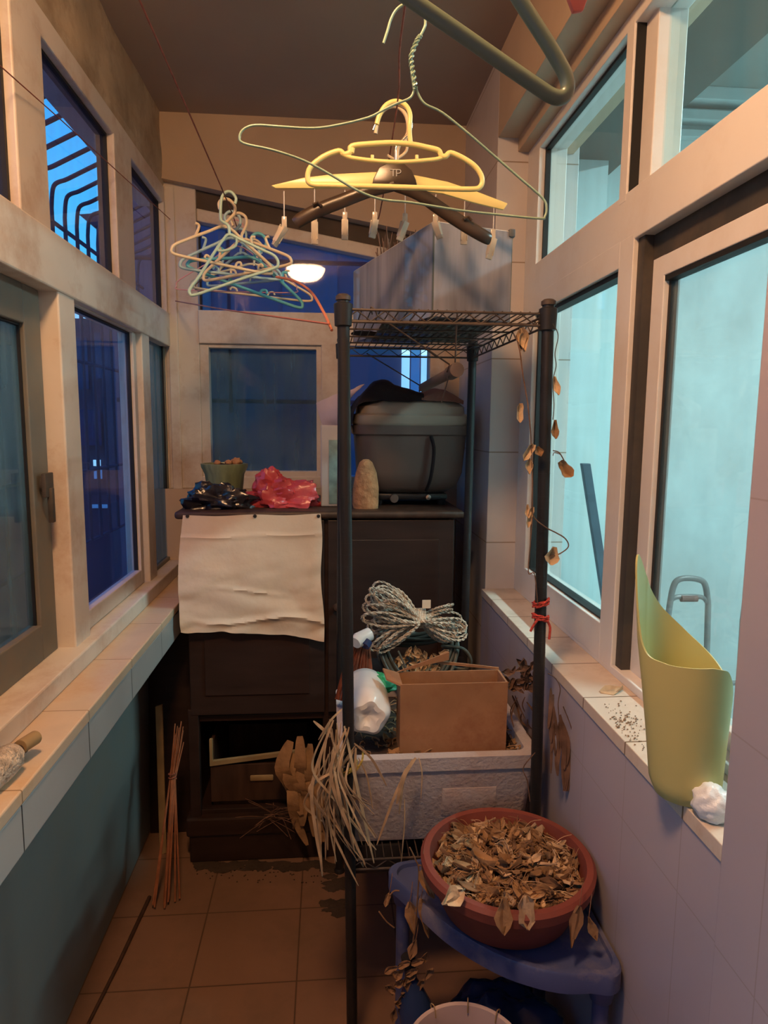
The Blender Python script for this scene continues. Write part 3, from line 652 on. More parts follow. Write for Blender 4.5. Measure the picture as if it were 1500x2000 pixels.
def loft(mb, rings, cap0=True, cap1=True):
    n = len(rings[0]); vs = [p for r in rings for p in r]; fs = []
    for i in range(len(rings) - 1):
        for k in range(n): fs.append((i * n + k, i * n + (k + 1) % n, (i + 1) * n + (k + 1) % n, (i + 1) * n + k))
    if cap0: fs.append(tuple(range(n - 1, -1, -1)))
    if cap1: fs.append(tuple((len(rings) - 1) * n + k for k in range(n)))
    return mb.add(vs, fs)
def ring(hx, hy, r, z): return [V((tx + p[0], ty + p[1], z)) for p in rrect(hx, hy, r)]
t = thing('tub', (tx, ty, TZ + .042), 'large rounded brown grey tub with a beige lid on the cabinet', 'tub')
z0 = TZ + .044
loft(MB(), [ring(.135, .10, .06, z0), ring(.168, .125, .07, z0 + .02), ring(.186, .14, .07, z0 + .07), ring(.196, .15, .07, z0 + .20), ring(.204, .158, .07, z0 + .205), ring(.206, .160, .07, z0 + .235)]).build('body', 'tub', t)
loft(MB(), [ring(.199, .154, .07, z0 + .235), ring(.205, .158, .07, z0 + .245), ring(.205, .158, .07, z0 + .268), ring(.198, .150, .07, z0 + .275)]).build('lid_rim', 'lid', t)
loft(MB(), [ring(.190, .145, .07, z0 + .275), ring(.188, .142, .07, z0 + .30), ring(.170, .125, .07, z0 + .318), ring(.10, .06, .04, z0 + .325)]).build('lid', 'lid', t)
MB().tube(cm([(tx + .06, ty - .158, z0 + .20), (tx + .07, ty - .165, z0 + .15), (tx + .062, ty - .158, z0 + .06), (tx + .05, ty - .13, z0 + .01)], 6), .006, 8).build('strap', 'darkcloth', t)
# cloths over the lid
def drape(name, m, poly, seedv, label, cat):
    """poly: rows of (x, y, z) control points forming a grid"""
    rows = [cm(r, 6) for r in poly]; cols = list(zip(*rows)); cols = [cm(c_, 6) for c_ in cols]; nv_ = len(cols[0]); vs = []; fs = []
    for side in (0, 1):
        for c_ in cols:
            for p in c_:
                q = p.copy(); w_ = .006 * noise.noise(p * 22 + V((seedv, 0, 0))); q += V((w_, w_, abs(w_) + (0.003 if side else 0))); vs.append(q)
    N = len(cols)
    o_ = N * nv_
    for i in range(N - 1):
        for j in range(nv_ - 1):
            a = i * nv_ + j; fs += [(a, a + 1, a + nv_ + 1, a + nv_), (o_ + a, o_ + a + nv_, o_ + a + nv_ + 1, o_ + a + 1)]
    for j in range(nv_ - 1): fs += [(j, o_ + j, o_ + j + 1, j + 1), ((N - 1) * nv_ + j, (N - 1) * nv_ + j + 1, o_ + (N - 1) * nv_ + j + 1, o_ + (N - 1) * nv_ + j)]
    for i in range(N - 1): a = i * nv_; fs.append((a, a + nv_, o_ + a + nv_, o_ + a)); a += nv_ - 1; fs.append((a, o_ + a, o_ + a + nv_, a + nv_))
    return tag(MB().add(vs, fs).build(name, m), label, cat)
L0 = z0 + .326
drape('cloth', 'darkcloth', [
 [(tx - .225, ty - .13, L0 - .15), (tx - .195, ty - .15, L0 - .035), (tx - .14, ty - .145, L0 - .012), (tx - .07, ty - .14, L0 - .012), (tx + .03, ty - .138, L0 - .010)],
 [(tx - .225, ty - .10, L0 - .12), (tx - .190, ty - .11, L0 - .01), (tx - .12, ty - .11, L0 + .058), (tx - .05, ty - .11, L0 + .040), (tx + .04, ty - .11, L0 + .014)],
 [(tx - .230, ty + .06, L0 - .10), (tx - .200, ty + .06, L0 - .02), (tx - .12, ty + .05, L0 + .045), (tx - .05, ty + .05, L0 + .03), (tx + .03, ty + .05, L0 + .010)]], 2, 'black cloth draped over the left half of the tub lid', 'cloth')
drape('cloth', 'browncloth', [
 [(tx + .03, ty - .138, L0 - .006), (tx + .08, ty - .138, L0 - .008), (tx + .13, ty - .138, L0 - .010), (tx + .175, ty - .12, L0 - .02)],
 [(tx + .03, ty - .09, L0 + .018), (tx + .08, ty - .09, L0 + .034), (tx + .13, ty - .09, L0 + .024), (tx + .18, ty - .09, L0 - .005)],
 [(tx + .02, ty + .1, L0 + .016), (tx + .07, ty + .1, L0 + .03), (tx + .13, ty + .1, L0 + .02), (tx + .185, ty + .1, L0 - .02)]], 5, 'red brown cloth folded over the right half of the tub lid', 'cloth')
drape('plastic_bag', 'pinkbag', [
 [(tx - .33, 2.44, L0 - .02), (tx - .27, 2.40, L0 + .01), (tx - .22, 2.40, L0 + .025), (tx - .16, 2.42, L0 + .05)],
 [(tx - .31, 2.42, L0 - .09), (tx - .26, 2.38, L0 - .05), (tx - .235, 2.36, L0 - .03), (tx - .225, 2.36, L0 - .02)],
 [(tx - .27, 2.40, L0 - .12), (tx - .25, 2.38, L0 - .12), (tx - .236, 2.36, L0 - .13), (tx - .234, 2.36, L0 - .12)]], 8, 'pale pinkish plastic bag sticking out at the left of the tub lid', 'bag')

# ---------------------------------------------------------------- wire rack
RX0, RX1, RY0, RY1, RZ = 0.032, 0.462, 1.415, 2.10, 1.735
PW = [(RX0, RY0), (RX1, RY0), (RX1 - .012, RY1), (RX0 + .012, RY1)]
rack = thing('wire_rack', (.245, 1.75, 0), 'tall black wire shelving rack standing against the right wall', 'rack')
for k, (x, y) in enumerate(PW):
    lean = .014 if y < 1.6 else -.004
    zz = [(.016, 0), (.0125, .01)] ; m_ = MB()
    m_.tube([(x + lean * (1.74 - z), y, z) for z in (0.01, .3, .6, .9, 1.2, 1.5, RZ + .02)], .0128, 20)
    for z in [0.1 + .025 * i for i in range(66)]:
        m_.tube([(x + lean * (1.74 - z), y, z - .0006), (x + lean * (1.74 - z), y, z + .0006)], .0131, 20)
    p = m_.build('post', 'black', rack)
    MB().lathe([(0.0125, RZ + .018), (.0155, RZ + .018), (.0155, RZ + .026), (.010, RZ + .030), (0, RZ + .030)], (x, y, 0), 24).build('cap', 'wire', p)
    MB().lathe([(.0135, RZ - .035), (.0175, RZ - .033), (.0195, RZ + .010), (.0165, RZ + .012), (.0135, RZ + .012)], (x, y, 0), 24).build('sleeve', 'black', p)
    MB().lathe([(0, 0), (.018, 0), (.018, .006), (.012, .014), (0, .014)], (x + lean * 1.73, y, 0), 20).build('foot', 'gunk', p)
def wire_shelf(z, sk):
    m_ = MB(); dd = sk
    x0, x1, y0, y1 = RX0 + dd, RX1 + dd, RY0, RY1
    loop = lambda zz: [(x0, y0, zz), (x1, y0, zz), (x1 - .012, y1, zz), (x0 + .012, y1, zz)]
    for zz in (z, z - .024):
        L_ = loop(zz)
        for i in range(4): m_.tube([L_[i], L_[(i + 1) % 4]], .0028, 8)
    L_ = loop(z); L2 = loop(z - .024)
    for i in range(4):
        a, b = V(L_[i]), V(L_[(i + 1) % 4]); n = int((b - a).length / .028); pts = []
        for q in range(n + 1): pts.append(a.lerp(b, q / n) - V((0, 0, .002 if q % 2 else .022)))
        m_.tube(pts, .0016, 6)
    n = 22
    for i in range(1, n): x = x0 + (x1 - x0) * i / n; m_.tube([(x, y0, z + .003), (x - .006, y1, z + .003)], .0015, 6)
    for q in range(1, 5): y = y0 + (y1 - y0) * q / 5; m_.tube([(x0, y, z - .001), (x1 - .006, y, z - .001)], .0024, 6)
    m_.build('wire_shelf', 'wire', rack)
wire_shelf(RZ, 0); wire_shelf(0.515, .017)

# trouser hanger hooked under the top shelf
t = thing('trouser_hanger', (.29, 1.75, 1.55), 'wire hanger with a dark foam roller hooked under the top rack shelf', 'hanger')
na, fa = PY(893, 722, 1.50), PY(826, 757, 1.98)
MB().tube([na, na.lerp(fa, .15)], .0165, 20).tube([na.lerp(fa, .15), fa], .0130, 20).build('roller', 'tub', t, bevel=.002)
w_ = MB(); h1, h2, h3 = PY(728, 606, 1.46), PY(893, 611, 1.46), PY(716, 690, 1.95)
w_.tube(cm([h1 + V((0, .012, -.006)), h1 + V((-.004, 0, .006)), h1 + V((.004, -.006, 0)), h1 + V((.01, 0, -.01))], 5)[:-1] + [h1 + V((.012, 0, -.012)), na + V((-.016, .01, .012)), na + V((-.020, .02, -.004))], .0019, 8)
w_.tube([h2, na + V((-.004, .006, .017)), na + V((.0, .01, .0))], .0018, 8).tube([h3, fa + V((-.01, -.004, .006)), fa + V((-.012, -.01, -.012))], .0018, 8)
w_.tube(cm([na + V((-.012, .03, -.01)), na + V((-.02, .05, -.05)), na + V((-.024, .06, -.07))], 4), .0015, 6)
w_.build('wire', 'wire', t)

# things on the top shelf
tag(MB().box(.13, .40, 1.60, 1.98, RZ + .0055, RZ + .0085).build('glass_sheet', glass('dusty sheet', (.35, .45, .45), film=(.16, .16, .15), film_amt=.6)), 'flat dusty glass sheet lying on the top rack shelf under the tank', 'glass sheet')
b_ = MB()
for k in range(7):
    b_.blob((.10 + .04 * k + .01 * rnd.random(), 1.86 + .03 * (k % 3), RZ + .0115), (.035, .05, .0020), (16, 10), .3, 2, seed=k)
tag(b_.build('rag', 'darkcloth'), 'dark flattened rag lying at the back of the top rack shelf', 'rag')
# glass tank: a corner towards the viewer
tp = [V((.2405, 1.57, 0)), V((.436, 1.630, 0)), V((.436 - .16, 1.63 + .52, 0)), V((.2405 - .16, 1.57 + .52, 0))]
zb, zt = RZ + .015, RZ + .222
tank = thing('glass_tank', (.26, 1.86, zb), 'cloudy glass tank standing on the top shelf of the wire rack', 'tank')
for i in range(4):
    a, b = tp[i], tp[(i + 1) % 4]; d = (b - a).normalized(); nrm = V((d.y, -d.x, 0)) * .0025; h = V((0, 0, (zt - zb) / 2))
    MB().obox((a + b) / 2 + V((0, 0, (zb + zt) / 2)), (b - a) / 2, nrm, h).build('glass_wall', 'tank', tank, smooth=False)
    ed = MB().tube([a + V((0, 0, zt)), b + V((0, 0, zt))], .0022, 6)
    ed.build('rim', 'ink', tank)
    MB().tube([a + V((0, 0, zb)), a + V((0, 0, zt))], .0028, 6).build('corner_seam', 'tankedge', tank)
MB().prism([(p.x, p.y) for p in tp], 'Z', zb, zb + .004).build('base', 'tank', tank, smooth=False)
c = tp[1]; MB().box(c.x - .008, c.x + .007, c.y - .008, c.y + .007, zt - .012, zt + .006).build('clip', 'clip', tank, bevel=.002)
MB().tube([c + V((-.03, .0, zt - .002)), c + V((0, 0, zt - .002))], .0015, 6).build('clip_rod', 'chrome', tank)
b_ = MB()
for k in range(120):
    x = rnd.uniform(.15, .22); p = V((x, 1.96 + rnd.uniform(-.04, .05), 1.756)); d = V((rnd.uniform(-.03, .07), rnd.uniform(-.03, .05), rnd.uniform(.18, .29)))
    b_.tube(cm([p, p + d * .5 + V((rnd.uniform(-.02, .02), 0, 0)), p + d], 3), rnd.uniform(.0008, .0016), 4)
tag(b_.build('twig_bundle', 'twig'), 'tangled bundle of dark dry twigs standing in the glass tank', 'twigs', kind='stuff')

# ---------------------------------------------------------------- foam box and its contents
FZ0, FZ1 = .524, .742
fb = thing('foam_box', (.26, 1.65, FZ0), 'white foam box full of dried plants on the lower shelf of the rack', 'box')
def fr(hx, hy, r, z, cx_=.258, cy_=1.655): return [V((cx_ + p[0], cy_ + p[1], z)) for p in rrect(hx, hy, r, 5)]
loft(MB(), [fr(.205, .185, .02, FZ0), fr(.209, .188, .02, FZ0 + .01), fr(.228, .208, .02, FZ1 - .035), fr(.234, .213, .022, FZ1 - .033), fr(.236, .215, .022, FZ1), fr(.208, .188, .02, FZ1), fr(.205, .185, .02, FZ1 - .02)], True, True).build('body', 'foam', fb)
MB().prism([(1.4595, .585), (1.4505, .660), (1.470, .660), (1.470, .585)], 'X', .265, .395).build('side_panel', 'foam', fb, bevel=.003)
b_ = MB()
for k in range(260):
    x = rnd.uniform(.06, .46); y = rnd.uniform(1.47, 1.83); p = V((x, y, FZ1 - .018)); a = rnd.uniform(0, 6.28)
    d = V((math.cos(a), math.sin(a), rnd.uniform(0, .35))) * rnd.uniform(.02, .06)
    if rnd.random() < .5: b_.leaf(p, d, (0, 0, 1), d.length, .018, seed=k)
    else: b_.tube(cm([p, p + d * .5 + V((0, 0, .008)), p + d], 3), .0014, 4)
b_.build('dry_litter', 'leaf', fb, kind='stuff')
MB().box(.06, .455, 1.475, 1.835, FZ1 - .022, FZ1 - .016).build('soil', 'soil', fb, smooth=False)
# cardboard box
p0, p1 = PY(782, 1336, 1.50), PY(986, 1470, 1.50)
cb = thing('cardboard_box', ((p0.x + p1.x) / 2, 1.59, p1.z), 'open brown cardboard box standing in the foam box', 'box')
X0, X1, Z0, Z1, Y0, Y1 = p0.x, p1.x, p1.z + .005, p0.z, 1.495, 1.575
MB().box(X0, X1, Y0, Y0 + .004, Z0, Z1).box(X0, X1, Y1, Y1 + .004, Z0, Z1).box(X0, X0 + .004, Y0, Y1, Z0, Z1).box(X1 - .004, X1, Y0, Y1, Z0, Z1).box(X0, X1, Y0, Y1, Z0, Z0 + .004).build('body', 'card', cb, smooth=False)
MB().prism([(X0 - .005, Z1 + .0), (X0 + .10, Z1 + .040), (X0 + .128, Z1 + .050), (X0 + .128, Z1 + .030), (X0 + .08, Z1 + .020)], 'Y', 1.572, 1.576).build('flap', 'card', cb, smooth=False)
MB().add([(X0 + .004, Y0, Z1), (X0 + .004, Y1, Z1), (X0 - .035, Y1, Z1 + .012), (X0 - .030, Y0 + .03, Z1 + .004), (X0 + .0, Y0, Z1 - .004), (X0 + .0, Y1, Z1 - .004), (X0 - .036, Y1, Z1 + .008), (X0 - .031, Y0 + .03, Z1)],
  [(0, 1, 2, 3), (7, 6, 5, 4), (0, 4, 5, 1), (1, 5, 6, 2), (2, 6, 7, 3), (3, 7, 4, 0)]).build('flap', 'card', cb, smooth=False)
MB().prism([(X0 + .10, Z1 + .018), (X1, Z1 + .0), (X1, Z1 + .005), (X0 + .10, Z1 + .026)], 'Y', 1.579, 1.583).build('flap', 'card', cb, smooth=False)
# milky bottle lying with its lobed base forward
bc = PY(720, 1402, 1.47)
t = thing('plastic_bottle', tuple(bc), 'milky white plastic bottle lying with its lobed base forward, left of the cardboard box', 'bottle')
def petal(a, z):
    q = max(0, 1 - (z / .045)) if z < .045 else 0
    return 1 + .10 * q * math.cos(5 * a + .6)
rotY = Matrix.Rotation(-math.pi / 2, 3, 'X')
prof = [(0.0, .014), (.012, .011), (.024, .002), (.036, .002), (.046, .012), (.0525, .028), (.055, .05), (.054, .06), (.055, .07), (.055, .15), (.052, .18), (.030, .215), (.014, .235), (.013, .26), (0, .26)]
MB().lathe(prof, bc, 60, wob=petal, rot=rotY).build('body', 'whitepl', t)
MB().lathe([(0, .255), (.016, .255), (.016, .275), (0, .275)], bc, 24, rot=rotY).build('cap', 'green', t)
# green plastic piece
gc = PY(736, 1328, 1.62)
tag(MB().blob(gc - V((0, 0, .012)), (.047, .035, .022), (40, 26), .45, 2.2, seed=21).build('sponge', 'green'), 'crumpled green plastic piece behind the milky bottle', 'plastic piece')
# broom head
t = thing('hand_broom', tuple(PY(700, 1300, 1.75)), 'red brown bristled broom head upright behind the front left post', 'broom')
b_ = MB(); top = PY(708, 1255, 1.72)
for k in range(240):
    a = rnd.uniform(-1, 1); e = PY(688 + a * 34, 1375 - 10 * abs(a), 1.72 + rnd.uniform(-.03, .03)); s0 = top + V((a * .018, rnd.uniform(-.012, .012), 0))
    b_.tube([s0, s0.lerp(e, .5) + V((a * .008, 0, 0)), e], .0012, 3)
b_.build('bristles', 'bristle', t)
MB().tube([PY(722, 1238, 1.72), PY(700, 1250, 1.70), PY(694, 1256, 1.69)], [.018, .020, .016], 20).build('cap', 'whitepl', t)
MB().tube([PY(718, 1252, 1.70), PY(712, 1262, 1.69)], .014, 16).build('socket', 'navy', t)
# crate (carries the hose and rope), hose coil, rope hank
cr_ = thing('crate', (.30, 1.93, .53), 'dark plastic crate behind the foam box carrying the coiled hose', 'crate')
MB().box(.12, .44, 1.90, 2.085, .53, .755).build('body', 'gunk', cr_, bevel=.006)
for z in (.60, .67, .74): MB().box(.115, .445, 1.897, 2.09, z, z + .01).build('rib', 'black', cr_, bevel=.003)
hc = PY(818, 1282, 1.87)
hose = MB()
for k in range(11):
    r_ = .075 + .018 * rnd.random(); tilt = rnd.uniform(-.25, .25); off = V((rnd.uniform(-.02, .02), rnd.uniform(-.03, .03), rnd.uniform(-.01, .02)))
    pts = [hc + off + V((1.25 * r_ * math.cos(a), r_ * math.sin(a) * .55, .75 * r_ * math.sin(a + tilt) * (.8 if k % 2 else 1) + .03 * math.cos(2 * a))) for a in [2 * math.pi * q / 20 for q in range(20)]]
    hose.tube(cm(pts, 3, closed=True), .0055, 8, closed=True)
hose.tube(cm([hc + V((.06, -.03, .04)), hc + V((.12, -.04, .035)), hc + V((.145, -.04, .0)), hc + V((.13, -.03, -.03)), hc + V((.06, -.02, -.02))], 6), .005, 8)
tag(hose.build('hose', 'hose'), 'coil of thin dark hose under the tied rope', 'hose')
b_ = MB()
for k in range(70):
    p = hc + V((rnd.uniform(-.06, .06), rnd.uniform(-.05, 0), rnd.uniform(-.05, .02))); a = rnd.uniform(0, 6.28); b_.leaf(p, (math.cos(a), -.3, math.sin(a)), (0, -1, .2), .03, .012, seed=k)
tag(b_.build('dry_leaves', 'leaf2'), 'pale dry leaf scraps caught inside the hose coil', 'dry leaves', kind='stuff')
kn = PY(816, 1205, 1.86)
t = thing('rope_hank', tuple(kn), 'hank of pale twisted rope tied in a bow on top of the hose coil', 'rope')
b_ = MB()
def loopstrand(dirv, L, w, th):
    """a long thin loop leaving the knot along dirv"""
    d = V(dirv).normalized(); n = V((-d.z, 0, d.x)); pts = []
    for q in range(13):
        a = math.pi * 2 * q / 12; pts.append(kn + d * (L * .5 * (1 - math.cos(a))) + n * (w * math.sin(a)) * (.3 + .7 * (1 - math.cos(a)) / 2) + V((0, -.012 + th + .008 * math.sin(a * 2 + th * 90), 0)))
    return pts
def twisted(mb, pts, r):
    P = cm(pts, 5)
    for ph in (0, math.pi):
        q = []
        for i, p in enumerate(P):
            T = (P[min(i + 1, len(P) - 1)] - P[max(i - 1, 0)]).normalized(); u = T.orthogonal().normalized(); u = (V((0, 1, 0)) - T * T.y).normalized() if abs(T.y) < .9 else u; w = T.cross(u)
            a = ph + i * 1.25; q.append(p + u * math.cos(a) * r + w * math.sin(a) * r)
        mb.tube(q, r * 1.15, 5)
for k in range(26):
    ang = math.radians(rnd.uniform(168, 218) if k % 2 else rnd.uniform(140, 168)); L = rnd.uniform(.115, .17)
    twisted(b_, loopstrand((math.cos(ang), 0, math.sin(ang)), L, rnd.uniform(.012, .040), rnd.uniform(-.04, .02)), .0019)
for k in range(15):
    ang = math.radians(rnd.uniform(-38, -4)); twisted(b_, loopstrand((math.cos(ang), 0, math.sin(ang)), rnd.uniform(.10, .14), rnd.uniform(.010, .034), rnd.uniform(-.04, .02)), .0019)
for k in range(4):
    ang = math.radians(rnd.uniform(12, 26)); twisted(b_, loopstrand((math.cos(ang), 0, math.sin(ang)), rnd.uniform(.08, .11), rnd.uniform(.004, .012), rnd.uniform(-.03, .01)), .0018)
b_.build('loops', 'rope', t)
b_ = MB()
for k in range(7):
    x = -.016 + .005 * k; pts = [kn + V((x + .004 * math.sin(a), -.012 + .034 * math.cos(a), .026 * math.sin(a))) for a in [2 * math.pi * q / 14 for q in range(14)]]
    b_.tube(cm(pts, 2, closed=True), .0028, 6, closed=True)
b_.build('binding', 'rope', t)
a = PY(833, 1180, 1.83); MB().box(a.x - .012, a.x + .012, a.y - .001, a.y + .001, a.z - .012, a.z + .012).build('tag', 'cloth', t)
tag(MB().tube([PY(778, 1272, 1.80), PY(800, 1320, 1.72)], .0028, 8).build('stick', 'hose'), 'thin grey stick slanting in front of the hose coil', 'stick')

# ================================================================ CLOTHES LINES
def cordthing(pts, r, m, label, n=8, name='clothes_line', cat='clothes line'):
    return tag(MB().tube(pts, r, n).build(name, m), label, cat)
A1 = PY(440, 384, 1.88); A2 = PY(776, 204, 1.35)
cordthing(cm([(A1.x - .03, -1.2, A1.z + .02), (A1.x, .3, A1.z + .004), A1, (A1.x - .01, 2.3, A1.z - .01), (A1.x - .01, 2.76, A1.z + .01)], 6), .0016, 'cord', 'red brown cord along the left side of the balcony carrying the pastel hangers')
B2 = PY(791, 12, 1.0)
cordthing(cm([(B2.x - .02, -1.2, B2.z + .06), (B2.x, .2, B2.z + .01), B2, A2, (A2.x + .01, 1.9, A2.z - .03), (.19, 2.73, 2.30)], 6), .0016, 'cord', 'red brown cord along the middle of the balcony carrying the yellow hanger')
cordthing([PX(-60, 75, -.60), PX(120, 235, -.612), PX(345, 440, -.60)], .0013, 'cord', 'thin red brown cord running along the left window to the far corner')
cordthing([(-.62, .6, 2.10), (.0, .6, 2.088), (.53, .6, 2.10)], .0016, 'cord', 'thin red brown cord strung across the balcony above the near grey green hanger')
C1 = PY(343, 588, 2.70); C2 = PY(648, 633, 1.425)
cordthing([C1, C1.lerp(C2, .5) - V((0, 0, .004)), C2 + V((-.005, 0, 0))], .0022, 'tube', 'orange cord stretched from the far left window corner to the rack post')
cordthing(cm([PY(540, 541, 1.78), PY(575, 549, 1.70), PY(607, 570, 1.60), PY(632, 610, 1.50), PY(648, 645, 1.43)], 8), .0032, 'tube', 'orange brown hose arching up from the rack post towards the pastel hangers', name='hose', cat='hose')

# ================================================================ HANGERS
def plastic_hanger(P0, w, yaw, roll, m, label, r=.0036, h=.10, notch=True, group=None, drop=0.0, wirey=False):
    """small plastic hanger; P0 = top of the hook"""
    t = thing('clothes_hanger', P0, label, 'hanger', group)
    Rm = Matrix.Rotation(yaw, 3, 'Z') @ Matrix.Rotation(roll, 3, 'Y')
    q = lambda x, z: V(P0) + Rm @ V((x, 0, z))
    MB().tube(cm([q(-.020, -.030), q(-.023, -.014), q(-.012, -.001), q(.004, 0), q(.019, -.012), q(.020, -.030), q(.010, -.046), q(.0, -.060), q(0, -.075)], 6), r, 10).build('hook', m, t)
    W_ = w / 2; b_ = MB()
    if wirey: pts = [(0, -.072), (W_ * .5, -.072 - h * .45), (W_ * .95, -.072 - h * .85), (W_, -.072 - h), (W_ * .93, -.075 - h * 1.06), (0, -.072 - h * 1.1), (-W_ * .93, -.075 - h * 1.06), (-W_, -.072 - h), (-W_ * .95, -.072 - h * .85), (-W_ * .5, -.072 - h * .45)]
    else: pts = [(0, -.070), (W_ * .35, -.070 - h * .25), (W_ * .75, -.070 - h * .58), (W_ * .93, -.070 - h * .74), (W_, -.070 - h * .86), (W_ * .96, -.070 - h), (W_ * .5, -.072 - h), (0, -.072 - h), (-W_ * .5, -.072 - h), (-W_ * .96, -.070 - h), (-W_, -.070 - h * .86), (-W_ * .93, -.070 - h * .74), (-W_ * .75, -.070 - h * .58), (-W_ * .35, -.070 - h * .25)]
    b_.tube(cm([q(*p) for p in pts], 4, closed=True), r, 10, closed=True)
    o = b_.build('frame', m, t)
    if notch:
        for sg in (-1, 1):
            MB().tube(cm([q(sg * W_ * .58, -.070 - h * .44), q(sg * W_ * .52, -.050 - h * .35), q(sg * W_ * .60, -.044 - h * .36)], 4), r * .9, 8).build('notch', m, t)
            MB().tube(cm([q(sg * W_ * .25, -.072 - h), q(sg * W_ * .27, -.060 - h), q(sg * W_ * .34, -.056 - h), q(sg * W_ * .37, -.064 - h)], 4), r * .8, 8).build('lower_hook', m, t)
    return t
GP = 'pastel hangers clustered on the left cord'
# front mint hanger, shaped from its own outline in its hanging plane
t = thing('clothes_hanger', tuple(A1), 'frontmost mint green hanger of the left cluster, tilted down to the left', 'hanger', GP)
q = lambda u, v, Y=1.88: PY(u, v, Y)
MB().tube(cm([q(459, 398), q(461, 388), q(455, 378), q(447, 374), q(438, 378), q(432, 392), q(431, 425), q(434, 432), q(446, 441), q(448, 458)], 6), .0040, 10).build('hook', 'mint', t)
MB().tube(cm([q(448, 458), q(470, 468), q(510, 487), q(532, 497), q(541, 506), q(543, 516), q(535, 524), q(480, 542), q(420, 563), q(380, 576), q(371, 574), q(371, 564), q(390, 538), q(418, 494), q(436, 468)], 5, closed=True), .0040, 10, closed=True).build('frame', 'mint', t)
MB().tube(cm([q(424, 484), q(428, 490), q(445, 488), q(460, 480), q(463, 464)], 5), .0034, 8).build('inner_bar', 'mint', t)
def on(Y, dz_=.008): return (A1.x, Y, A1.z + dz_)
plastic_hanger(on(1.93), .27, .35, .10, M['cream'], 'cream hanger just behind the frontmost mint one in the left cluster', group=GP, r=.0042)
plastic_hanger((A1.x + .02, 1.98, A1.z - .012), .26, -.25, -.15, M['cream'], 'cream hanger in the middle of the left cluster, tilted the other way', group=GP, h=.09, r=.0042)
plastic_hanger(on(2.03, .006), .28, .2, .05, M['pale'], 'pale blue hanger in the middle of the left cluster', group=GP, r=.0042)
plastic_hanger((A1.x + .075, 2.06, A1.z - .045), .34, .15, .30, M['teal'], 'teal hanger of the left cluster, slanting down to the right', group=GP, h=.09, r=.0046)
plastic_hanger(on(2.10, .004), .36, -.1, .02, M['pinkw'], 'thin pink wire hanger in the left cluster', group=GP, r=.0016, notch=False, wirey=True, h=.12)
plastic_hanger((A1.x + .05, 2.14, A1.z - .04), .36, .12, .07, M['cream'], 'long cream hanger low at the back of the left cluster', group=GP, h=.09, r=.0036)
plastic_hanger(on(2.19, .004), .26, -.5, .0, M['pale'], 'pale blue hanger deepest in the left cluster', group=GP, h=.09, r=.004)
plastic_hanger(on(2.24, .004), .32, .45, -.05, M['hangwood'], 'dark thin wire hanger at the back of the left cluster', group=GP, h=.10, r=.0015, notch=False, wirey=True)

# yellow hanger
def z2(u, v, Y): return PY(430 + u / 2.143, v / 2.143, Y)
Y_ = 1.35
t = thing('clothes_hanger', tuple(A2), 'bright yellow plastic hanger in the front of the middle group', 'hanger')
MB().tube(cm([z2(655, 520, Y_), z2(668, 480, Y_), z2(695, 440, Y_), z2(735, 424, Y_), z2(775, 440, Y_), z2(795, 480, Y_), z2(792, 540, Y_), z2(797, 600, Y_)], 6), .0046, 12, flat=.8).build('hook', 'yellow', t)
o = [(550, 612), (620, 603), (720, 598), (800, 604), (870, 618), (914, 630), (926, 652), (945, 654), (964, 640), (1020, 664), (1070, 700), (1096, 745), (1088, 782), (1045, 792), (860, 787), (640, 780), (460, 776), (385, 772), (366, 748), (378, 700), (432, 656), (496, 632), (520, 646), (544, 636)]
MB().tube(cm([z2(u, v, Y_) for u, v in o], 4, closed=True), .0050, 12, closed=True).build('frame', 'yellow', t)
MB().tube(cm([z2(505, 642, Y_), z2(560, 662, Y_), z2(730, 678, Y_), z2(890, 668, Y_), z2(935, 656, Y_)], 6), .0038, 10).build('rail', 'yellow', t)
MB().tube(cm([z2(552, 640, Y_), z2(556, 620, Y_)], 4), .004, 8).build('rail_end', 'yellow', t)
for u in (637, 823): MB().tube([z2(u, 668, Y_), z2(u, 650, Y_)], .0034, 10).build('knob', 'yellow', t)

# dark wooden hanger with silver print
Y_ = 1.43
t = thing('clothes_hanger', tuple(z2(735, 420, Y_)), 'dark stained wooden hanger with a silver TP print, behind the yellow hanger', 'hanger')
pl = [(632, 790), (642, 748), (664, 705), (698, 684), (735, 680), (770, 688), (800, 715), (818, 755), (826, 790)]
pp = [z2(u, v, Y_) for u, v in pl]
MB().prism([(p.x, p.z) for p in pp], 'Y', Y_ - .006, Y_ + .006).build('plate', 'hangwood', t, bevel=.0025)
for sd, pts in (('l', [(728, 775), (620, 800), (500, 845), (400, 885), (335, 920), (318, 936)]), ('r', [(728, 775), (830, 812), (930, 880), (1030, 945), (1105, 990), (1128, 1000)])):
    P = cm([z2(u, v, Y_ + .02 * (i / 5)) for i, (u, v) in enumerate(pts)], 5); n = len(P)
    MB().tube(P, [.0070 + .0015 * math.sin(math.pi * i / n) for i in range(n)], 16, flat=1.7).build('arm', 'hangwood', t)
    e_ = z2(*pts[3], Y_); MB().tube([e_ + V((-.006, 0, .013)), e_ + V((.004, 0, .018)), e_ + V((.012, 0, .010))], .003, 8).build('notch', 'hangwood', t)
MB().tube(cm([z2(640, 545, Y_), z2(650, 520, Y_), z2(690, 455, Y_), z2(735, 440, Y_), z2(790, 470, Y_), z2(800, 540, Y_), z2(760, 590, Y_), z2(735, 620, Y_), z2(735, 690, Y_)], 6), .0022, 10).build('hook', 'chrome', t)
pr_ = MB(); yy = Y_ - .0068
def seg(u0, v0, u1, v1, w): a, b = z2(u0, v0, yy), z2(u1, v1, yy); pr_.tube([a, b], w, 6)
seg(711, 710, 738, 710, .0009); seg(724, 710, 724, 738, .0010); seg(738, 710, 738, 738, .0009)
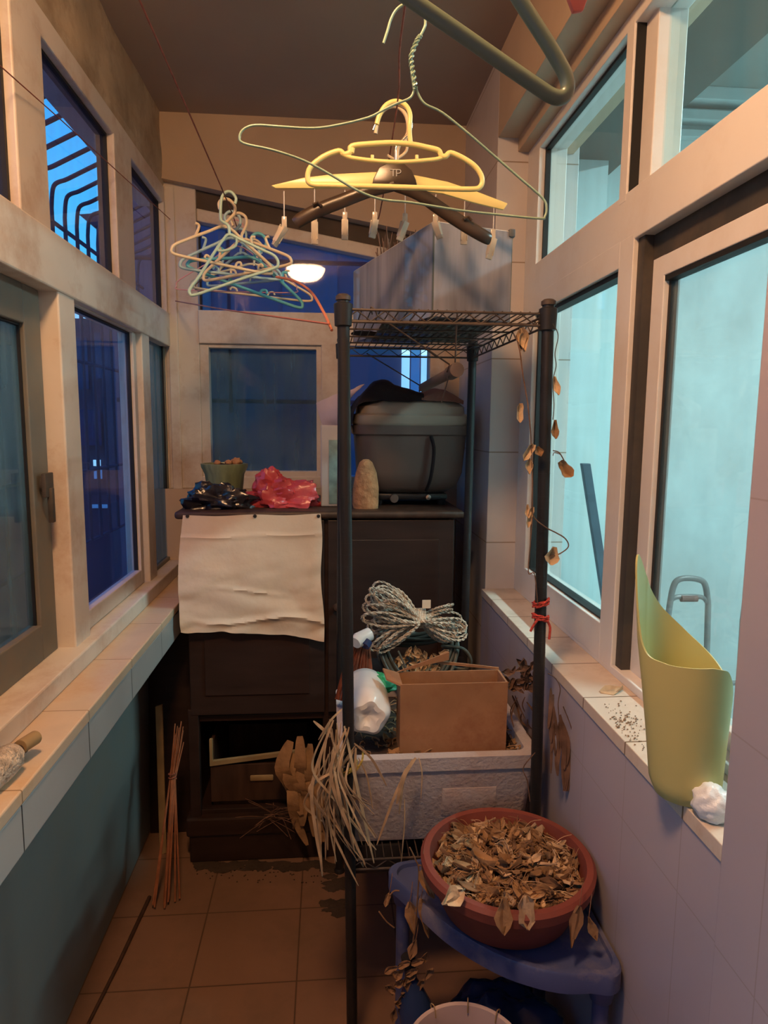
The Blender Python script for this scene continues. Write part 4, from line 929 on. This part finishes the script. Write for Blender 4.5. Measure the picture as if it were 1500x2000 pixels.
pr_.tube(cm([z2(736, 710, yy), z2(752, 711, yy), z2(756, 718, yy), z2(751, 725, yy), z2(737, 726, yy)], 5), .0009, 6)
pr_.build('print', 'ink', t)

# pale yellow clip hanger with eight clips
Y_ = 1.52
t = thing('clip_hanger', tuple(z2(735, 430, Y_)), 'wide pale yellow hanger with eight hanging clips, behind the dark wooden hanger', 'hanger')
up = [(213, 778), (350, 745), (480, 730), (640, 722), (735, 720), (820, 736), (950, 762), (1070, 802), (1203, 853)]
lo = [(1185, 880), (1060, 850), (930, 812), (735, 790), (560, 785), (400, 790), (232, 790)]
MB().prism([(z2(u, v, Y_).x, z2(u, v, Y_).z) for u, v in up + lo], 'Y', Y_ - .004, Y_ + .004).build('beam', 'yellow', t, bevel=.002)
MB().tube(cm([z2(650, 560, Y_), z2(665, 490, Y_), z2(700, 450, Y_), z2(745, 448, Y_), z2(780, 490, Y_), z2(785, 560, Y_), z2(745, 620, Y_), z2(738, 725, Y_)], 6), .0042, 10).build('hook', 'cream', t)
MB().tube(cm([z2(700, 650, Y_), z2(735, 665, Y_), z2(780, 630, Y_), z2(775, 580, Y_)], 5), .003, 8).build('swivel', 'cream', t)
for k, (u, v0, v1, tw) in enumerate(((267, 800, 1050, .5), (395, 790, 1030, 0), (522, 795, 1012, 0), (648, 800, 1005, .15), (775, 800, 1020, .3), (903, 812, 1010, -.3), (1024, 830, 1032, 0), (1146, 860, 1095, .2))):
    a, e = z2(u, v0, Y_), z2(u + 6 * tw, v1, Y_); H_ = a.z - e.z
    c_ = MB().tube([a, (a.x, a.y, a.z - H_ * .45)], .0012, 6); c_.build('rod', 'ink', t)
    m0 = V((a.x, a.y, a.z - H_ * .42)); m1 = V((a.x, a.y, a.z - H_ * .62))
    MB().obox((m0 + m1) / 2, V((.0055, 0, 0)), V((0, .002, 0)), V((0, 0, (m0.z - m1.z) / 2))).build('link', 'clear', t, bevel=.0015)
    R_ = Matrix.Rotation(tw, 3, 'Y') @ Matrix.Rotation(tw * 2, 3, 'Z')
    top = m1 + V((0, 0, .004)); Lc = (m1.z - e.z)
    cl = MB()
    for sg in (-1, 1):
        cl.obox(top + R_ @ V((0, sg * .004, -Lc * .5)), R_ @ V((.0072, 0, 0)), R_ @ V((0, .0013, 0)), R_ @ V((0, sg * .0025, Lc * .5)))
        cl.obox(top + R_ @ V((sg * .0060, 0, -Lc * .45)), R_ @ V((.0013, 0, 0)), R_ @ V((0, .006, 0)), R_ @ V((0, 0, Lc * .35)))
    c_ = cl.build('clip', 'clear', t, bevel=.0008)
    MB().tube([top + R_ @ V((0, -.003, -Lc * .25)), top + R_ @ V((0, -.003, -Lc * .62))], .0012, 6).build('spring', 'gunk', c_)

# large mint coated wire hanger
Y_ = 1.0
t = thing('clothes_hanger', tuple(B2), 'large mint coated wire hanger, bent out of shape, nearest on the middle cord', 'hanger')
o1 = [(815, 362), (797, 408), (735, 435), (680, 462), (620, 492), (500, 522), (390, 537), (250, 530), (150, 524), (100, 540), (82, 570), (98, 600), (220, 628), (350, 672), (460, 730), (580, 800), (680, 835), (800, 848), (1000, 880), (1180, 900), (1340, 915), (1358, 908), (1366, 875), (1350, 830), (1250, 742), (1150, 655), (1040, 560), (930, 472), (860, 437), (832, 400), (817, 362)]
MB().tube(cm([z2(u, v, Y_ + .00002 * (u - 700)) for u, v in o1], 4), .0017, 10).build('frame', 'mintw', t)
MB().tube(cm([z2(u, v, Y_ - .002) for u, v in [(812, 375), (806, 330), (800, 285), (800, 235), (815, 195), (838, 150), (858, 105), (852, 62), (825, 28), (782, 14), (740, 38), (715, 80), (700, 130), (683, 182)]], 5), .0019, 10).build('hook', 'mintw', t)
tw = MB(); ax = cm([z2(u, v, Y_ - .002) for u, v in [(816, 365), (806, 300), (800, 240), (822, 175), (838, 150)]], 10)
for ph in (0, math.pi): tw.tube([p + V((math.cos(i * .9 + ph), math.sin(i * .9 + ph), 0)) * .0028 for i, p in enumerate(ax)], .0014, 6)
tw.build('twist', 'mintw', t)

# thick grey green hanger close to the camera
Y_ = .60
t = thing('clothes_hanger', tuple(PY(830, -450, Y_)), 'thick grey green plastic hanger close overhead at the upper right', 'hanger')
o = [(817, -322), (900, -187), (1010, -8), (1060, 70), (1095, 128), (1108, 160), (1105, 184), (1085, 190), (1040, 163), (880, 52), (700, -72), (450, -245), (250, -383), (232, -400), (240, -418), (300, -415), (560, -370), (780, -335)]
MB().tube(cm([PY(u, v, Y_) for u, v in o], 5, closed=True), .0062, 16, closed=True).build('frame', 'grey_green', t)
MB().tube(cm([PY(817, -322, Y_), PY(835, -370, Y_), PY(880, -410, Y_), PY(880, -450, Y_), PY(845, -470, Y_), PY(815, -450, Y_)], 6), .0048, 12).build('hook', 'grey_green', t)
a = PY(1131, 28, .60); bt = MB()
bt.add([(a.x - .030, .598, 2.09), (a.x + .030, .598, 2.09), (a.x + .012, .596, a.z + .03), (a.x + .003, .597, a.z + .002), (a.x - .006, .596, a.z), (a.x - .016, .596, a.z + .022),
        (a.x - .030, .603, 2.09), (a.x + .030, .603, 2.09), (a.x + .012, .603, a.z + .03), (a.x + .003, .602, a.z + .002), (a.x - .006, .602, a.z), (a.x - .016, .603, a.z + .022)],
       [(0, 1, 2, 3, 4, 5), (11, 10, 9, 8, 7, 6)] + [(i, i + 6, (i + 1) % 6 + 6, (i + 1) % 6) for i in range(6)])
tag(bt.build('cloth', 'peg', bevel=.0015), 'tip of a pink cloth hanging overhead at the top right', 'cloth')

# ================================================================ ROPES ON THE RACK POSTS
def postx(k, z): x, y = PW[k]; return x + (.014 if y < 1.6 else -.004) * (1.74 - z)
def wraps(zc, k, n, r, m, label, tails, slope=0.0):
    t = thing('knotted_rope', (postx(k, zc), PW[k][1], zc), label, 'rope'); b_ = MB()
    x = postx(k, zc); y = PW[k][1]; pts = []
    for i in range(n * 16 + 1):
        a = i / 16 * 2 * math.pi; pts.append(V((x + .0165 * math.cos(a), y + .0165 * math.sin(a), zc + .006 * a / 6.28 * 1.1 - .003 * n + slope * math.cos(a))))
    for ph in (0, math.pi):
        qv = [p + V((0, 0, 1)) * math.sin(ph + i * 1.1) * r * .7 + V(((p.x - x), (p.y - y), 0)).normalized() * math.cos(ph + i * 1.1) * r * .7 for i, p in enumerate(pts)]
        b_.tube(qv, r * .8, 6)
    b_.build('wrap', m, t)
    for tp_ in tails: MB().tube(cm(tp_, 5), r, 6).build('tail', m, t)
    return t
zr = PY(1059, 1182, 1.40).z; xr = postx(1, zr); yr = RY0
wraps(zr, 1, 2, .0026, 'redrope', 'red nylon rope wound round the front right rack post, upper turns', [], .004)
zr2 = PY(1059, 1210, 1.40).z
wraps(zr2, 1, 2, .0028, 'redrope', 'red nylon rope knotted round the front right rack post, with loose ends below', [
    [(xr - .012, yr - .018, zr2), (xr - .020, yr - .018, zr2 - .012), (xr - .026, yr - .016, zr2 - .026)],
    [(xr + .010, yr - .018, zr2 - .002), (xr + .018, yr - .016, zr2 - .018), (xr + .017, yr - .016, zr2 - .045)]], -.004)
zy = PY(680, 1508, 1.40).z
wraps(zy, 0, 2, .0026, 'yelrope', 'yellow nylon rope tied round the front left rack post', [[(postx(0, zy) + .012, RY0 - .018, zy), (postx(0, zy) + .028, RY0 - .020, zy + .028), (postx(0, zy) + .03, RY0 - .016, zy + .05)]], .012)

# ================================================================ DRIED PLANTS
def leafthing(c, d, up, L, w, m, label, group=None, seed=0, stem=None):
    t = thing('dried_leaf', tuple(c), label, 'dried leaf', group)
    MB().leaf(c, d, up, L * 1.3, w * 1.1, seed=seed, cup=.10).build('blade', m, t)
    if stem: MB().tube(cm(stem, 4), .0008, 5).build('stalk', 'twig', t)
    return t
# straw strands hanging from the foam box over the front left corner
b_ = MB()
def strand(p0, p1, bend, w, curl=.8):
    a, c = V(p0), V(p1); m1 = a.lerp(c, .35) + V(bend); m2 = a.lerp(c, .7) + V(bend) * .6
    b_.ribbon(cm([a, m1, m2, c], 6), w, side=(1, rnd.uniform(-.8, .8), 0), curl=rnd.uniform(-curl, curl), th=.0004)
for k in range(44):
    u0, v0 = rnd.uniform(640, 690), rnd.uniform(1400, 1500); u1 = rnd.uniform(628, 735); v1 = rnd.uniform(1560, 1720)
    Yk = rnd.uniform(1.36, 1.50)
    a, c = PY(u0, v0, Yk), PY(u1, v1, Yk - rnd.uniform(0, .04)); strand(a, c, (rnd.uniform(-.06, .005), rnd.uniform(-.02, .01), rnd.uniform(-.03, .02)), rnd.uniform(.002, .009))
for (u0, v0, u1, v1, bx, w) in ((692, 1452, 755, 1535, .010, .006), (695, 1460, 690, 1600, .0, .007), (690, 1470, 655, 1580, -.02, .006), (700, 1480, 728, 1580, .006, .004), (812, 1480, 775, 1570, -.01, .010), (810, 1484, 780, 1590, -.012, .007), (805, 1484, 736, 1650, -.006, .006), (818, 1480, 822, 1560, .004, .003), (790, 1560, 783, 1690, .002, .003), (645, 1440, 612, 1408, .0, .007), (668, 1385, 622, 1445, -.004, .005), (695, 1455, 640, 1660, -.03, .006), (690, 1465, 690, 1660, -.02, .006), (650, 1500, 735, 1660, -.03, .006), (640, 1540, 700, 1730, -.02, .005)):
    strand(PY(u0, v0, 1.40), PY(u1, v1, 1.385), (bx, -.008, .006), w, .3)
tag(b_.build('straw', 'straw'), 'bunch of pale dried straw strands hanging over the left corner of the foam box', 'straw', kind='stuff')
# brown withered plant behind the front right post
b_ = MB()
for k in range(26):
    u0, v0 = rnd.uniform(995, 1060), rnd.uniform(1350, 1470); a = PY(u0, v0, 1.52 + rnd.uniform(0, .1)); d = V((rnd.uniform(-.01, .03), rnd.uniform(-.02, .02), rnd.uniform(-.08, -.03)))
    b_.ribbon(cm([a, a + d * .5 + V((rnd.uniform(-.012, .012), 0, 0)), a + d], 5), rnd.uniform(.002, .006), side=(1, .5, 0), curl=1)
for k in range(34):
    a = PY(rnd.uniform(1000, 1050), rnd.uniform(1300, 1345), 1.56); aa = rnd.uniform(0, 6.28); b_.leaf(a, (math.cos(aa), rnd.uniform(-.3, .3), math.sin(aa)), (0, -1, .3), rnd.uniform(.02, .045), rnd.uniform(.008, .018), seed=k)
for k in range(22):
    u = rnd.uniform(1075, 1112); v = 1330 + (u - 1075) * 3.2 + rnd.uniform(0, 50); a = PY(u, v, 1.34); c = PY(u + rnd.uniform(-8, 12), min(1545, v + rnd.uniform(60, 130)), 1.335)
    b_.ribbon(cm([a, a.lerp(c, .5) + V((rnd.uniform(-.008, .008), 0, 0)), c], 5), rnd.uniform(.004, .012), side=(1, .5, 0), curl=1.5)
for pts in ([(1070, 1315), (1085, 1325), (1094, 1345), (1090, 1375), (1092, 1420), (1080, 1445), (1085, 1480)], [(1100, 1380), (1118, 1430), (1120, 1480), (1126, 1510), (1122, 1540)], [(1045, 1470), (1022, 1500), (1030, 1525), (1035, 1565)]):
    b_.tube(cm([PY(u, v, 1.34) for u, v in pts], 6), .0012, 5)
tag(b_.build('withered_plant', 'twig'), 'withered brown plant tangled between the cardboard box and the right wall', 'dried plant', kind='stuff')
# climbing vine on the right of the rack
vine = thing('dried_vine', tuple(PY(1035, 900, 1.36)), 'dried climbing vine with a few withered leaves around the front right rack post', 'vine')
YV = 1.385
def vt(pts, r=.0013, m='twig', Y=YV): MB().tube(cm([PY(u, v, Y) for u, v in pts], 6), r, 6).build('stem', m, vine)
vt([(1008, 655), (1016, 690), (1021, 730), (1031, 790), (1036, 840), (1038, 880), (1040, 940), (1040, 985), (1043, 1010), (1066, 1030), (1085, 1040), (1104, 1052), (1110, 1068), (1092, 1082), (1074, 1086)], .0014)
vt([(1080, 880), (1092, 884), (1102, 900)]); vt([(1080, 890), (1083, 884), (1096, 888)], .0009); vt([(1080, 632), (1090, 655), (1084, 690), (1086, 715), (1080, 745), (1082, 790), (1080, 820)], .0010, 'hose')
vt([(1040, 1010), (1036, 1060), (1032, 1118), (1044, 1122), (1050, 1180)], .0012)
for (u, v, L, w, dx_, dz_, m, sd) in ((1022, 650, .036, .017, -.1, -1, 'leaf2', 1), (1018, 640, .05, .024, .15, -1, 'leaf2', 2), (1016, 788, .040, .018, 0, -1, 'leaf2', 3), (1042, 868, .040, .020, -.5, -.8, 'leaf2', 4), (1050, 872, .022, .016, .3, -1, 'leaf', 5), (1034, 895, .034, .014, 0, -1, 'leaf2', 6), (1092, 902, .042, .030, .6, -.7, 'leaf', 7), (1040, 990, .045, .014, -.2, -1, 'leaf2', 8), (1082, 1068, .040, .030, -.2, -1, 'leaf2', 9), (1083, 735, .040, .014, .25, -1, 'leaf2', 10), (1084, 820, .040, .016, .05, -1, 'leaf', 11), (1030, 985, .03, .012, .1, -1, 'leaf2', 12)):
    MB().leaf(PY(u, v, YV), (dx_, -.15, dz_), (0, -1, .1), L, w, seed=sd, cup=.35).build('leaf', m, vine)
# orange scraps at the shelf corner
# ================================================================ CORNER STAND, POT
stz = .555
st_ = thing('corner_stand', (.38, 1.28, 0), 'dusty blue plastic corner stand under the round clay pot', 'stand')
pa, pb, pc_ = V((.160, 1.315)), V((.487, 1.045)), V((.487, 1.365))
def lobe(c, a0, a1, r=.032, n=7): return [(c.x + r * math.cos(math.radians(a0 + (a1 - a0) * i / n)), c.y + r * math.sin(math.radians(a0 + (a1 - a0) * i / n))) for i in range(n + 1)]
front = cm([V((.140, 1.290, 0)), V((.185, 1.215, 0)), V((.235, 1.140, 0)), V((.315, 1.065, 0)), V((.40, 1.025, 0)), V((.465, 1.020, 0))], 5)
out = lobe(pa, 100, 225) + [(p.x, p.y) for p in front[1:-1]] + lobe(pb, 245, 360) + lobe(pc_, 0, 90)
def offs(o, k, z): c = V((.37, 1.22)); return [V((c.x + (p[0] - c.x) * k, c.y + (p[1] - c.y) * k, z)) for p in o]
loft(MB(), [offs(out, .97, stz - .040), offs(out, 1, stz - .038), offs(out, 1.0, stz - .004), offs(out, .985, stz), offs(out, .93, stz), offs(out, .92, stz - .008)]).build('shelf', 'bluepl', st_)
for p in (pa, pb, pc_):
    MB().tube([(p.x, p.y, 0.0), (p.x, p.y, stz - .035)], .0145, 24).lathe([(.0145, stz - .075), (.020, stz - .07), (.026, stz - .036)], (p.x, p.y, 0), 24).build('leg', 'bluepl', st_)
loft(MB(), [offs(out, .97, .10), offs(out, 1, .103), offs(out, 1.0, .132), offs(out, .93, .134), offs(out, .92, .12)]).build('lower_shelf', 'bluepl', st_)
pc0 = V((.351, 1.20, 0)); PR = .168
pot = thing('clay_pot', (pc0.x, pc0.y, stz), 'wide shallow terracotta pot full of dead leaves on the blue corner stand', 'pot')
MB().lathe([(0, stz + .001), (.118, stz + .001), (.125, stz + .006), (.150, stz + .060), (.157, stz + .078), (PR, stz + .082), (PR + .002, stz + .100), (PR - .004, stz + .107), (PR - .016, stz + .106), (PR - .020, stz + .090), (.138, stz + .05), (.0, stz + .045)], pc0, 72).build('body', 'terracotta', pot)
MB().blob((pc0.x, pc0.y, stz + .062), (.140, .140, .018), (40, 20), .12, 5, seed=2).build('soil', 'soil', pot)
for nm, m, N, Lm, seed0 in (('leaf_litter', 'leaf', 260, .055, 0), ('leaf_litter', 'leaf2', 190, .048, 1000), ('leaf_litter', 'leaf3', 260, .050, 2000)):
    b_ = MB(); rr = random.Random(seed0 + 5)
    for k in range(N):
        a = rr.uniform(0, 6.283); r_ = math.sqrt(rr.random()) * (PR - .026); hgt = .070 + .034 * (1 - (r_ / PR) ** 2) * rr.random() ** .7 + .006
        p = V((pc0.x + r_ * math.cos(a), pc0.y + r_ * math.sin(a), stz + hgt)); b = rr.uniform(0, 6.283)
        d = V((math.cos(b), math.sin(b), rr.uniform(-.25, .55))); L_ = rr.uniform(.35, 1) * Lm
        e_ = p + d * L_
        if (e_ - pc0).xy.length > PR - .012: d.x *= -1; d.y *= -1
        b_.leaf(p, d, (rr.uniform(-.8, .8), rr.uniform(-.8, .8), 1), L_, L_ * rr.uniform(.25, .6), seed=seed0 + k, cup=rr.uniform(.05, .4))
        if k % 4 == 0: b_.tube(cm([p, p + d * L_ * .6 + V((0, 0, .012)), p + d * L_ * 1.2 + V((rr.uniform(-.01, .01), 0, .004))], 3), .0006, 4)
    b_.build(nm, m, pot, kind='stuff')
HL = [  # hanging leaves: u, v of the top, Y, direction, length, width, material, wording
 (985, 1752, 1.040, (-.05, -.2, -1), .048, .026, 'leaf', 'narrow tan dead leaf over the front rim of the clay pot, left of the pair'),
 (1026, 1750, 1.038, (.05, -.2, -1), .043, .034, 'leaf2', 'broad tan dead leaf over the front rim of the clay pot, right of the pair'),
 (1132, 1770, 1.050, (-.25, -.2, -1), .055, .020, 'leaf3', 'long brown dead leaf hanging over the right front of the clay pot'),
 (1150, 1792, 1.055, (.35, -.1, -1), .035, .014, 'leaf', 'small curled dead leaf dangling on a thread at the pot right front'),
 (905, 1738, 1.075, (-.9, -.3, -.35), .035, .028, 'leaf2', 'pale dead leaf lying over the left front rim of the clay pot'),
 (822, 1700, 1.200, (.5, -.3, -1), .045, .022, 'leaf', 'tan dead leaf hanging beside the left corner of the blue stand, topmost'),
 (800, 1762, 1.230, (.15, -.1, -1), .052, .022, 'leaf', 'tan dead leaf hanging left of the pot, outer one of the pair'),
 (822, 1755, 1.215, (.2, -.1, -1), .065, .018, 'leaf', 'long thin dead leaf hanging left of the pot, inner one of the pair'),
 (812, 1835, 1.220, (-.3, -.1, -1), .032, .016, 'leaf3', 'brown dead leaf on the stalk below the hanging pair left of the pot'),
 (760, 1745, 1.250, (-.3, -.1, -1), .022, .012, 'leaf', 'tiny dead leaf dangling left of the blue stand'),
]
for i, (u, v, Y, d, L, w, m, lb) in enumerate(HL):
    c = PY(u, v, Y); stem = [c, c + V((.004, .006, .014)), c + V((.012 if u > 1100 else .008, .02, .03))] if i not in (0, 1, 4) else None
    leafthing(c, d, (0, -1, .3), L, w, m, lb, 'dead leaves hanging off the clay pot', seed=50 + i, stem=stem)
b_ = MB()
for pts in ([(800, 1655), (812, 1680), (818, 1700), (815, 1760), (808, 1830), (800, 1900), (798, 1960)], [(815, 1690), (870, 1690), (900, 1672)], [(800, 1860), (806, 1920), (790, 1990)], [(780, 1740), (770, 1740), (762, 1748)], [(740, 1780), (755, 1800), (770, 1812)]):
    b_.tube(cm([PY(u, v, 1.225) for u, v in pts], 6), .0015, 6)
for k in range(26):
    p = PY(rnd.uniform(765, 835), rnd.uniform(1880, 2000), 1.22); a = rnd.uniform(0, 6.28); b_.leaf(p, (math.cos(a), -.2, math.sin(a)), (0, -1, .3), .028, .014, seed=k)
tag(b_.build('dead_stems', 'leaf3'), 'dead brown stems and leaf scraps trailing down beside the left leg of the blue stand', 'dead stems', kind='stuff')
# under the stand
t = thing('bottle', tuple(PY(850, 1935, 1.22)), 'dark navy plastic bottle leaning under the blue stand', 'bottle')
a, b = V((.20, 1.20, .137)), V((.165, 1.235, .40)); 
MB().tube([a, a.lerp(b, .1), a.lerp(b, .7), a.lerp(b, .82), a.lerp(b, .9), b], [.030, .034, .034, .022, .012, .012], 28).build('body', 'navy', t)
MB().tube([b, b + (b - a).normalized() * .02], .015, 20).build('cap', 'gunk', t)
tag(MB().blob((.36, 1.22, .235), (.11, .10, .10), (48, 30), .3, 1.8, seed=31, zmin=.137).build('plastic_bag', 'navy'), 'dark bulging bag on the lower tier of the blue stand', 'bag')
# pale basin at the bottom edge of the picture
bz = .40; c = PZ(912, 2062, bz)
t = thing('basin', (c.x, c.y, 0), 'pale round basin with little wire ties on its rim, at the bottom edge', 'basin')
MB().lathe([(0, .0), (.085, .0), (.095, .02), (.105, bz - .03), (.112, bz - .004), (.110, bz + .002), (.104, bz), (.098, bz - .03), (.088, .03), (0, .025)], (c.x, c.y, 0), 56).build('body', 'basin', t)
for a in (1.35, 2.0, .8, 2.6): MB().tube(cm([(c.x + .108 * math.cos(a), c.y + .108 * math.sin(a), bz - .012), (c.x + .116 * math.cos(a), c.y + .116 * math.sin(a), bz + .004), (c.x + .104 * math.cos(a), c.y + .104 * math.sin(a), bz + .010), (c.x + .098 * math.cos(a), c.y + .098 * math.sin(a), bz - .01)], 4), .0012, 6).build('wire_tie', 'palewood', t)
# black trays under the foam box
tag(MB().box(.06, .175, 1.47, 1.62, .44, .512).build('tray', 'gunk', bevel=.004), 'small dark tray under the left of the foam box', 'tray')

# ================================================================ RIGHT SILL
SZ = .9512
bc_ = V((.540, .915, 0))
def bin_rim(a):   # a in degrees, 0 = right, 90 = away, 180 = left, 270 = towards the camera
    keys = [(-180, 1.215), (-174, 1.182), (-165, 1.170), (-140, 1.166), (-90, 1.170), (-66, 1.163), (-46, 1.135), (-26, 1.092), (-16, 1.085), (-6, 1.10), (8, 1.135), (25, 1.150), (60, 1.18), (100, 1.222), (135, 1.268), (158, 1.310), (166, 1.320), (172, 1.29), (177, 1.24), (180, 1.215)]
    for (a0, z0_), (a1, z1_) in zip(keys, keys[1:]):
        if a0 <= a <= a1:
            f_ = (a - a0) / (a1 - a0); return z0_ + (z1_ - z0_) * f_
    return 1.2
N = 160; K = 16; vs = []
for side, ins in ((0, 0), (1, .0022)):
    for i in range(N):
        a = -180 + 360 * i / N; zr_ = sum(bin_rim(max(-180, min(180, ((a + o + 180) % 360) - 180))) for o in (-4, -2, 0, 2, 4)) / 5
        for j in range(K + 1):
            f_ = j / K; z = SZ + (.004 if side else 0) + (zr_ - SZ - (.004 if side else 0)) * f_
            hh = (z - SZ) / .36
            rx = .050 + .014 * min(1, hh * 1.5) - ins; ry = .050 + .014 * min(1, hh * 1.5) - ins
            if j == 0: rx -= .006; ry -= .006
            ar = math.radians(a); sq = 1 + .10 * abs(math.cos(2 * ar)) * (1 if abs(a) > 140 else .3) * hh
            pinch = 1 + (.22 * hh * math.exp(-((abs(abs(a) - 180)) / 22) ** 2))
            vs.append((bc_.x - .012 * hh + rx * sq * pinch * math.cos(ar), bc_.y + ry * sq * math.sin(ar), z))
st = K + 1; o_ = N * st; fs = []
for i in range(N):
    i2 = (i + 1) % N
    for j in range(K): fs += [(i * st + j, i2 * st + j, i2 * st + j + 1, i * st + j + 1), (o_ + i * st + j, o_ + i * st + j + 1, o_ + i2 * st + j + 1, o_ + i2 * st + j)]
    fs.append((i * st + K, i2 * st + K, o_ + i2 * st + K, o_ + i * st + K))
fs.append(tuple(i * st for i in range(N))); fs.append(tuple(o_ + i * st for i in range(N - 1, -1, -1)))
tag(MB().add(vs, fs).build('plastic_bin', 'bin'), 'tall yellow green plastic bin with a swooping slanted rim on the right window sill', 'bin')
c = PZ(1378, 1600, SZ)
tag(MB().blob((c.x + .012, c.y + .005, SZ + .020), (.027, .026, .027), (48, 32), .16, 2.5, seed=14, zmin=SZ).build('plastic_bag', 'whitebag'), 'crumpled clear white plastic bag on the right sill in front of the yellow green bin', 'bag')
c = PZ(1172, 1352, SZ)
leafthing(c, (1, .1, .15), (0, 0, 1), .040, .026, 'leaf2', 'pale curled dead leaf lying on the right window sill', seed=77)
b_ = MB()
for k in range(150):
    v = rnd.triangular(1365, 1470, 1420); u = 1215 + (v - 1400) * .55 + rnd.gauss(0, 16); p = PZ(u, v, SZ)
    if .53 < p.x < .63: b_.blob(p + V((0, 0, .0006)), (rnd.uniform(.0006, .0022),) * 2 + (.0008,), (6, 4), .3, seed=k)
tag(b_.build('soil_crumbs', 'leaf3'), 'scattered dark soil crumbs on the right window sill', 'soil', kind='stuff')

# ================================================================ LEFT SILL
SL = .9052
t = thing('twine_spool', tuple(PZ(40, 1500, SL)), 'fat roll of pale twine on a wooden winder on the left window sill', 'spool')
a, b = PZ(-70, 1590, SL), PZ(28, 1505, SL)
a.z += .028; b.z += .028; d = (b - a).normalized()
n_ = 46; P = [a.lerp(b, i / n_) for i in range(n_ + 1)]
MB().tube(P, [.0275 - .006 * abs(2 * i / n_ - 1) ** 3 + (.0008 if i % 2 else 0) for i in range(n_ + 1)], 32).build('twine_roll', 'rope', t)
MB().tube([b, b + d * .030], .010, 16).build('axle', 'darkwood2', t)
sd_ = V((-d.y, d.x, 0))
MB().tube([b + d * .018 + V((0, 0, .006)) + sd_ * -.002, b + d * .060 + V((0, 0, .004)) + sd_ * -.006], .0125, 20).build('handle', 'palewood', t, bevel=.002)
MB().obox(b + d * .030 + sd_ * .018 + V((0, 0, -.012)), d * .028, sd_ * .011, V((0, 0, .010))).build('block', 'darkwood2', t, bevel=.003)
MB().obox(b + d * .002 - sd_ * -.030 + V((.010, 0, -.020)), d * .010, sd_ * .008, V((0, 0, .007))).build('peg', 'darkwood2', t, bevel=.002)

# ================================================================ LEFT CORNER: BOARD, STICKS
t = thing('dark_panel', (-.56, 2.30, 0), 'tall dark board leaning in the gap between the left wall and the cabinet', 'board')
MB().prism([(2.36, 0.0), (2.38, 0.0), (2.46, .78), (2.44, .78)], 'X', -.655, -.50).build('board', 'darkwood', t, bevel=.002)
t = thing('wood_offcut', (-.575, 2.25, 0), 'narrow pale brown offcut of wood standing beside the leaning dark board', 'wood')
MB().obox((-.585, 2.27, .26), (.012, 0, .003), (0, .006, 0), (-.006, .03, .26)).build('wood', 'palewood', t, bevel=.002)
t = thing('stick_bundle', tuple(PZ(322, 1765, 0)), 'bundle of thin reddish canes tied with string, leaning between the left wall and the cabinet', 'canes')
bt_, tp_ = PZ(322, 1768, 0.005), PY(350, 1440, 2.16); kn_ = PY(337, 1522, 2.1)
for k in range(14):
    a = rnd.uniform(0, 6.28); r0 = rnd.uniform(.0, 1); e0 = bt_ + V((.048 * r0 * math.cos(a) + .0, .05 * r0 * math.sin(a), 0)); kk = kn_ + V((.008 * math.cos(a), .008 * math.sin(a), 0)); e1 = tp_ + V((.014 * math.cos(a), .010 * math.sin(a), rnd.uniform(-.02, .06)))
    e0.z = rnd.uniform(.003, .02)
    MB().tube([e0, kk, e1], [.0030, .0026, .0018], 8).build('stick', mat('cane red brown', (.30, .11, .05), .6, var=.3, scale=30) if k == 0 else bpy.data.materials['cane red brown'], t)
MB().tube([kn_ + V((.012 * math.cos(x), .012 * math.sin(x), .002 * x)) for x in [i * .5 for i in range(26)]], .0016, 6).build('string', 'cord', t)
tag(MB().tube([PZ(170, 2004, .006), PZ(230, 1885, .006), PZ(292, 1752, .007)], [.004, .005, .006], 10).build('stick', 'darkwood2'), 'thin dark stick lying on the floor along the left wall', 'stick')
b_ = MB()
for k in range(70):
    u, v = (rnd.uniform(385, 650), rnd.uniform(1684, 1700)) if k < 48 else (rnd.uniform(640, 672), rnd.uniform(1700, 1790))
    p = PZ(u, v, .0); b_.blob(p + V((0, 0, .0005)), (rnd.uniform(.012, .034), rnd.uniform(.008, .020), .0022), (14, 6), .5, 2.5, seed=k)
for k in range(60):
    p = PZ(rnd.uniform(380, 680), rnd.uniform(1690, 1725), .002); b_.blob(p, (.0025, .0018, .0016), (6, 4), .4, seed=k)
tag(b_.build('floor_debris', 'soil'), 'dark dirt and litter on the floor in front of the cabinet', 'debris', kind='stuff')
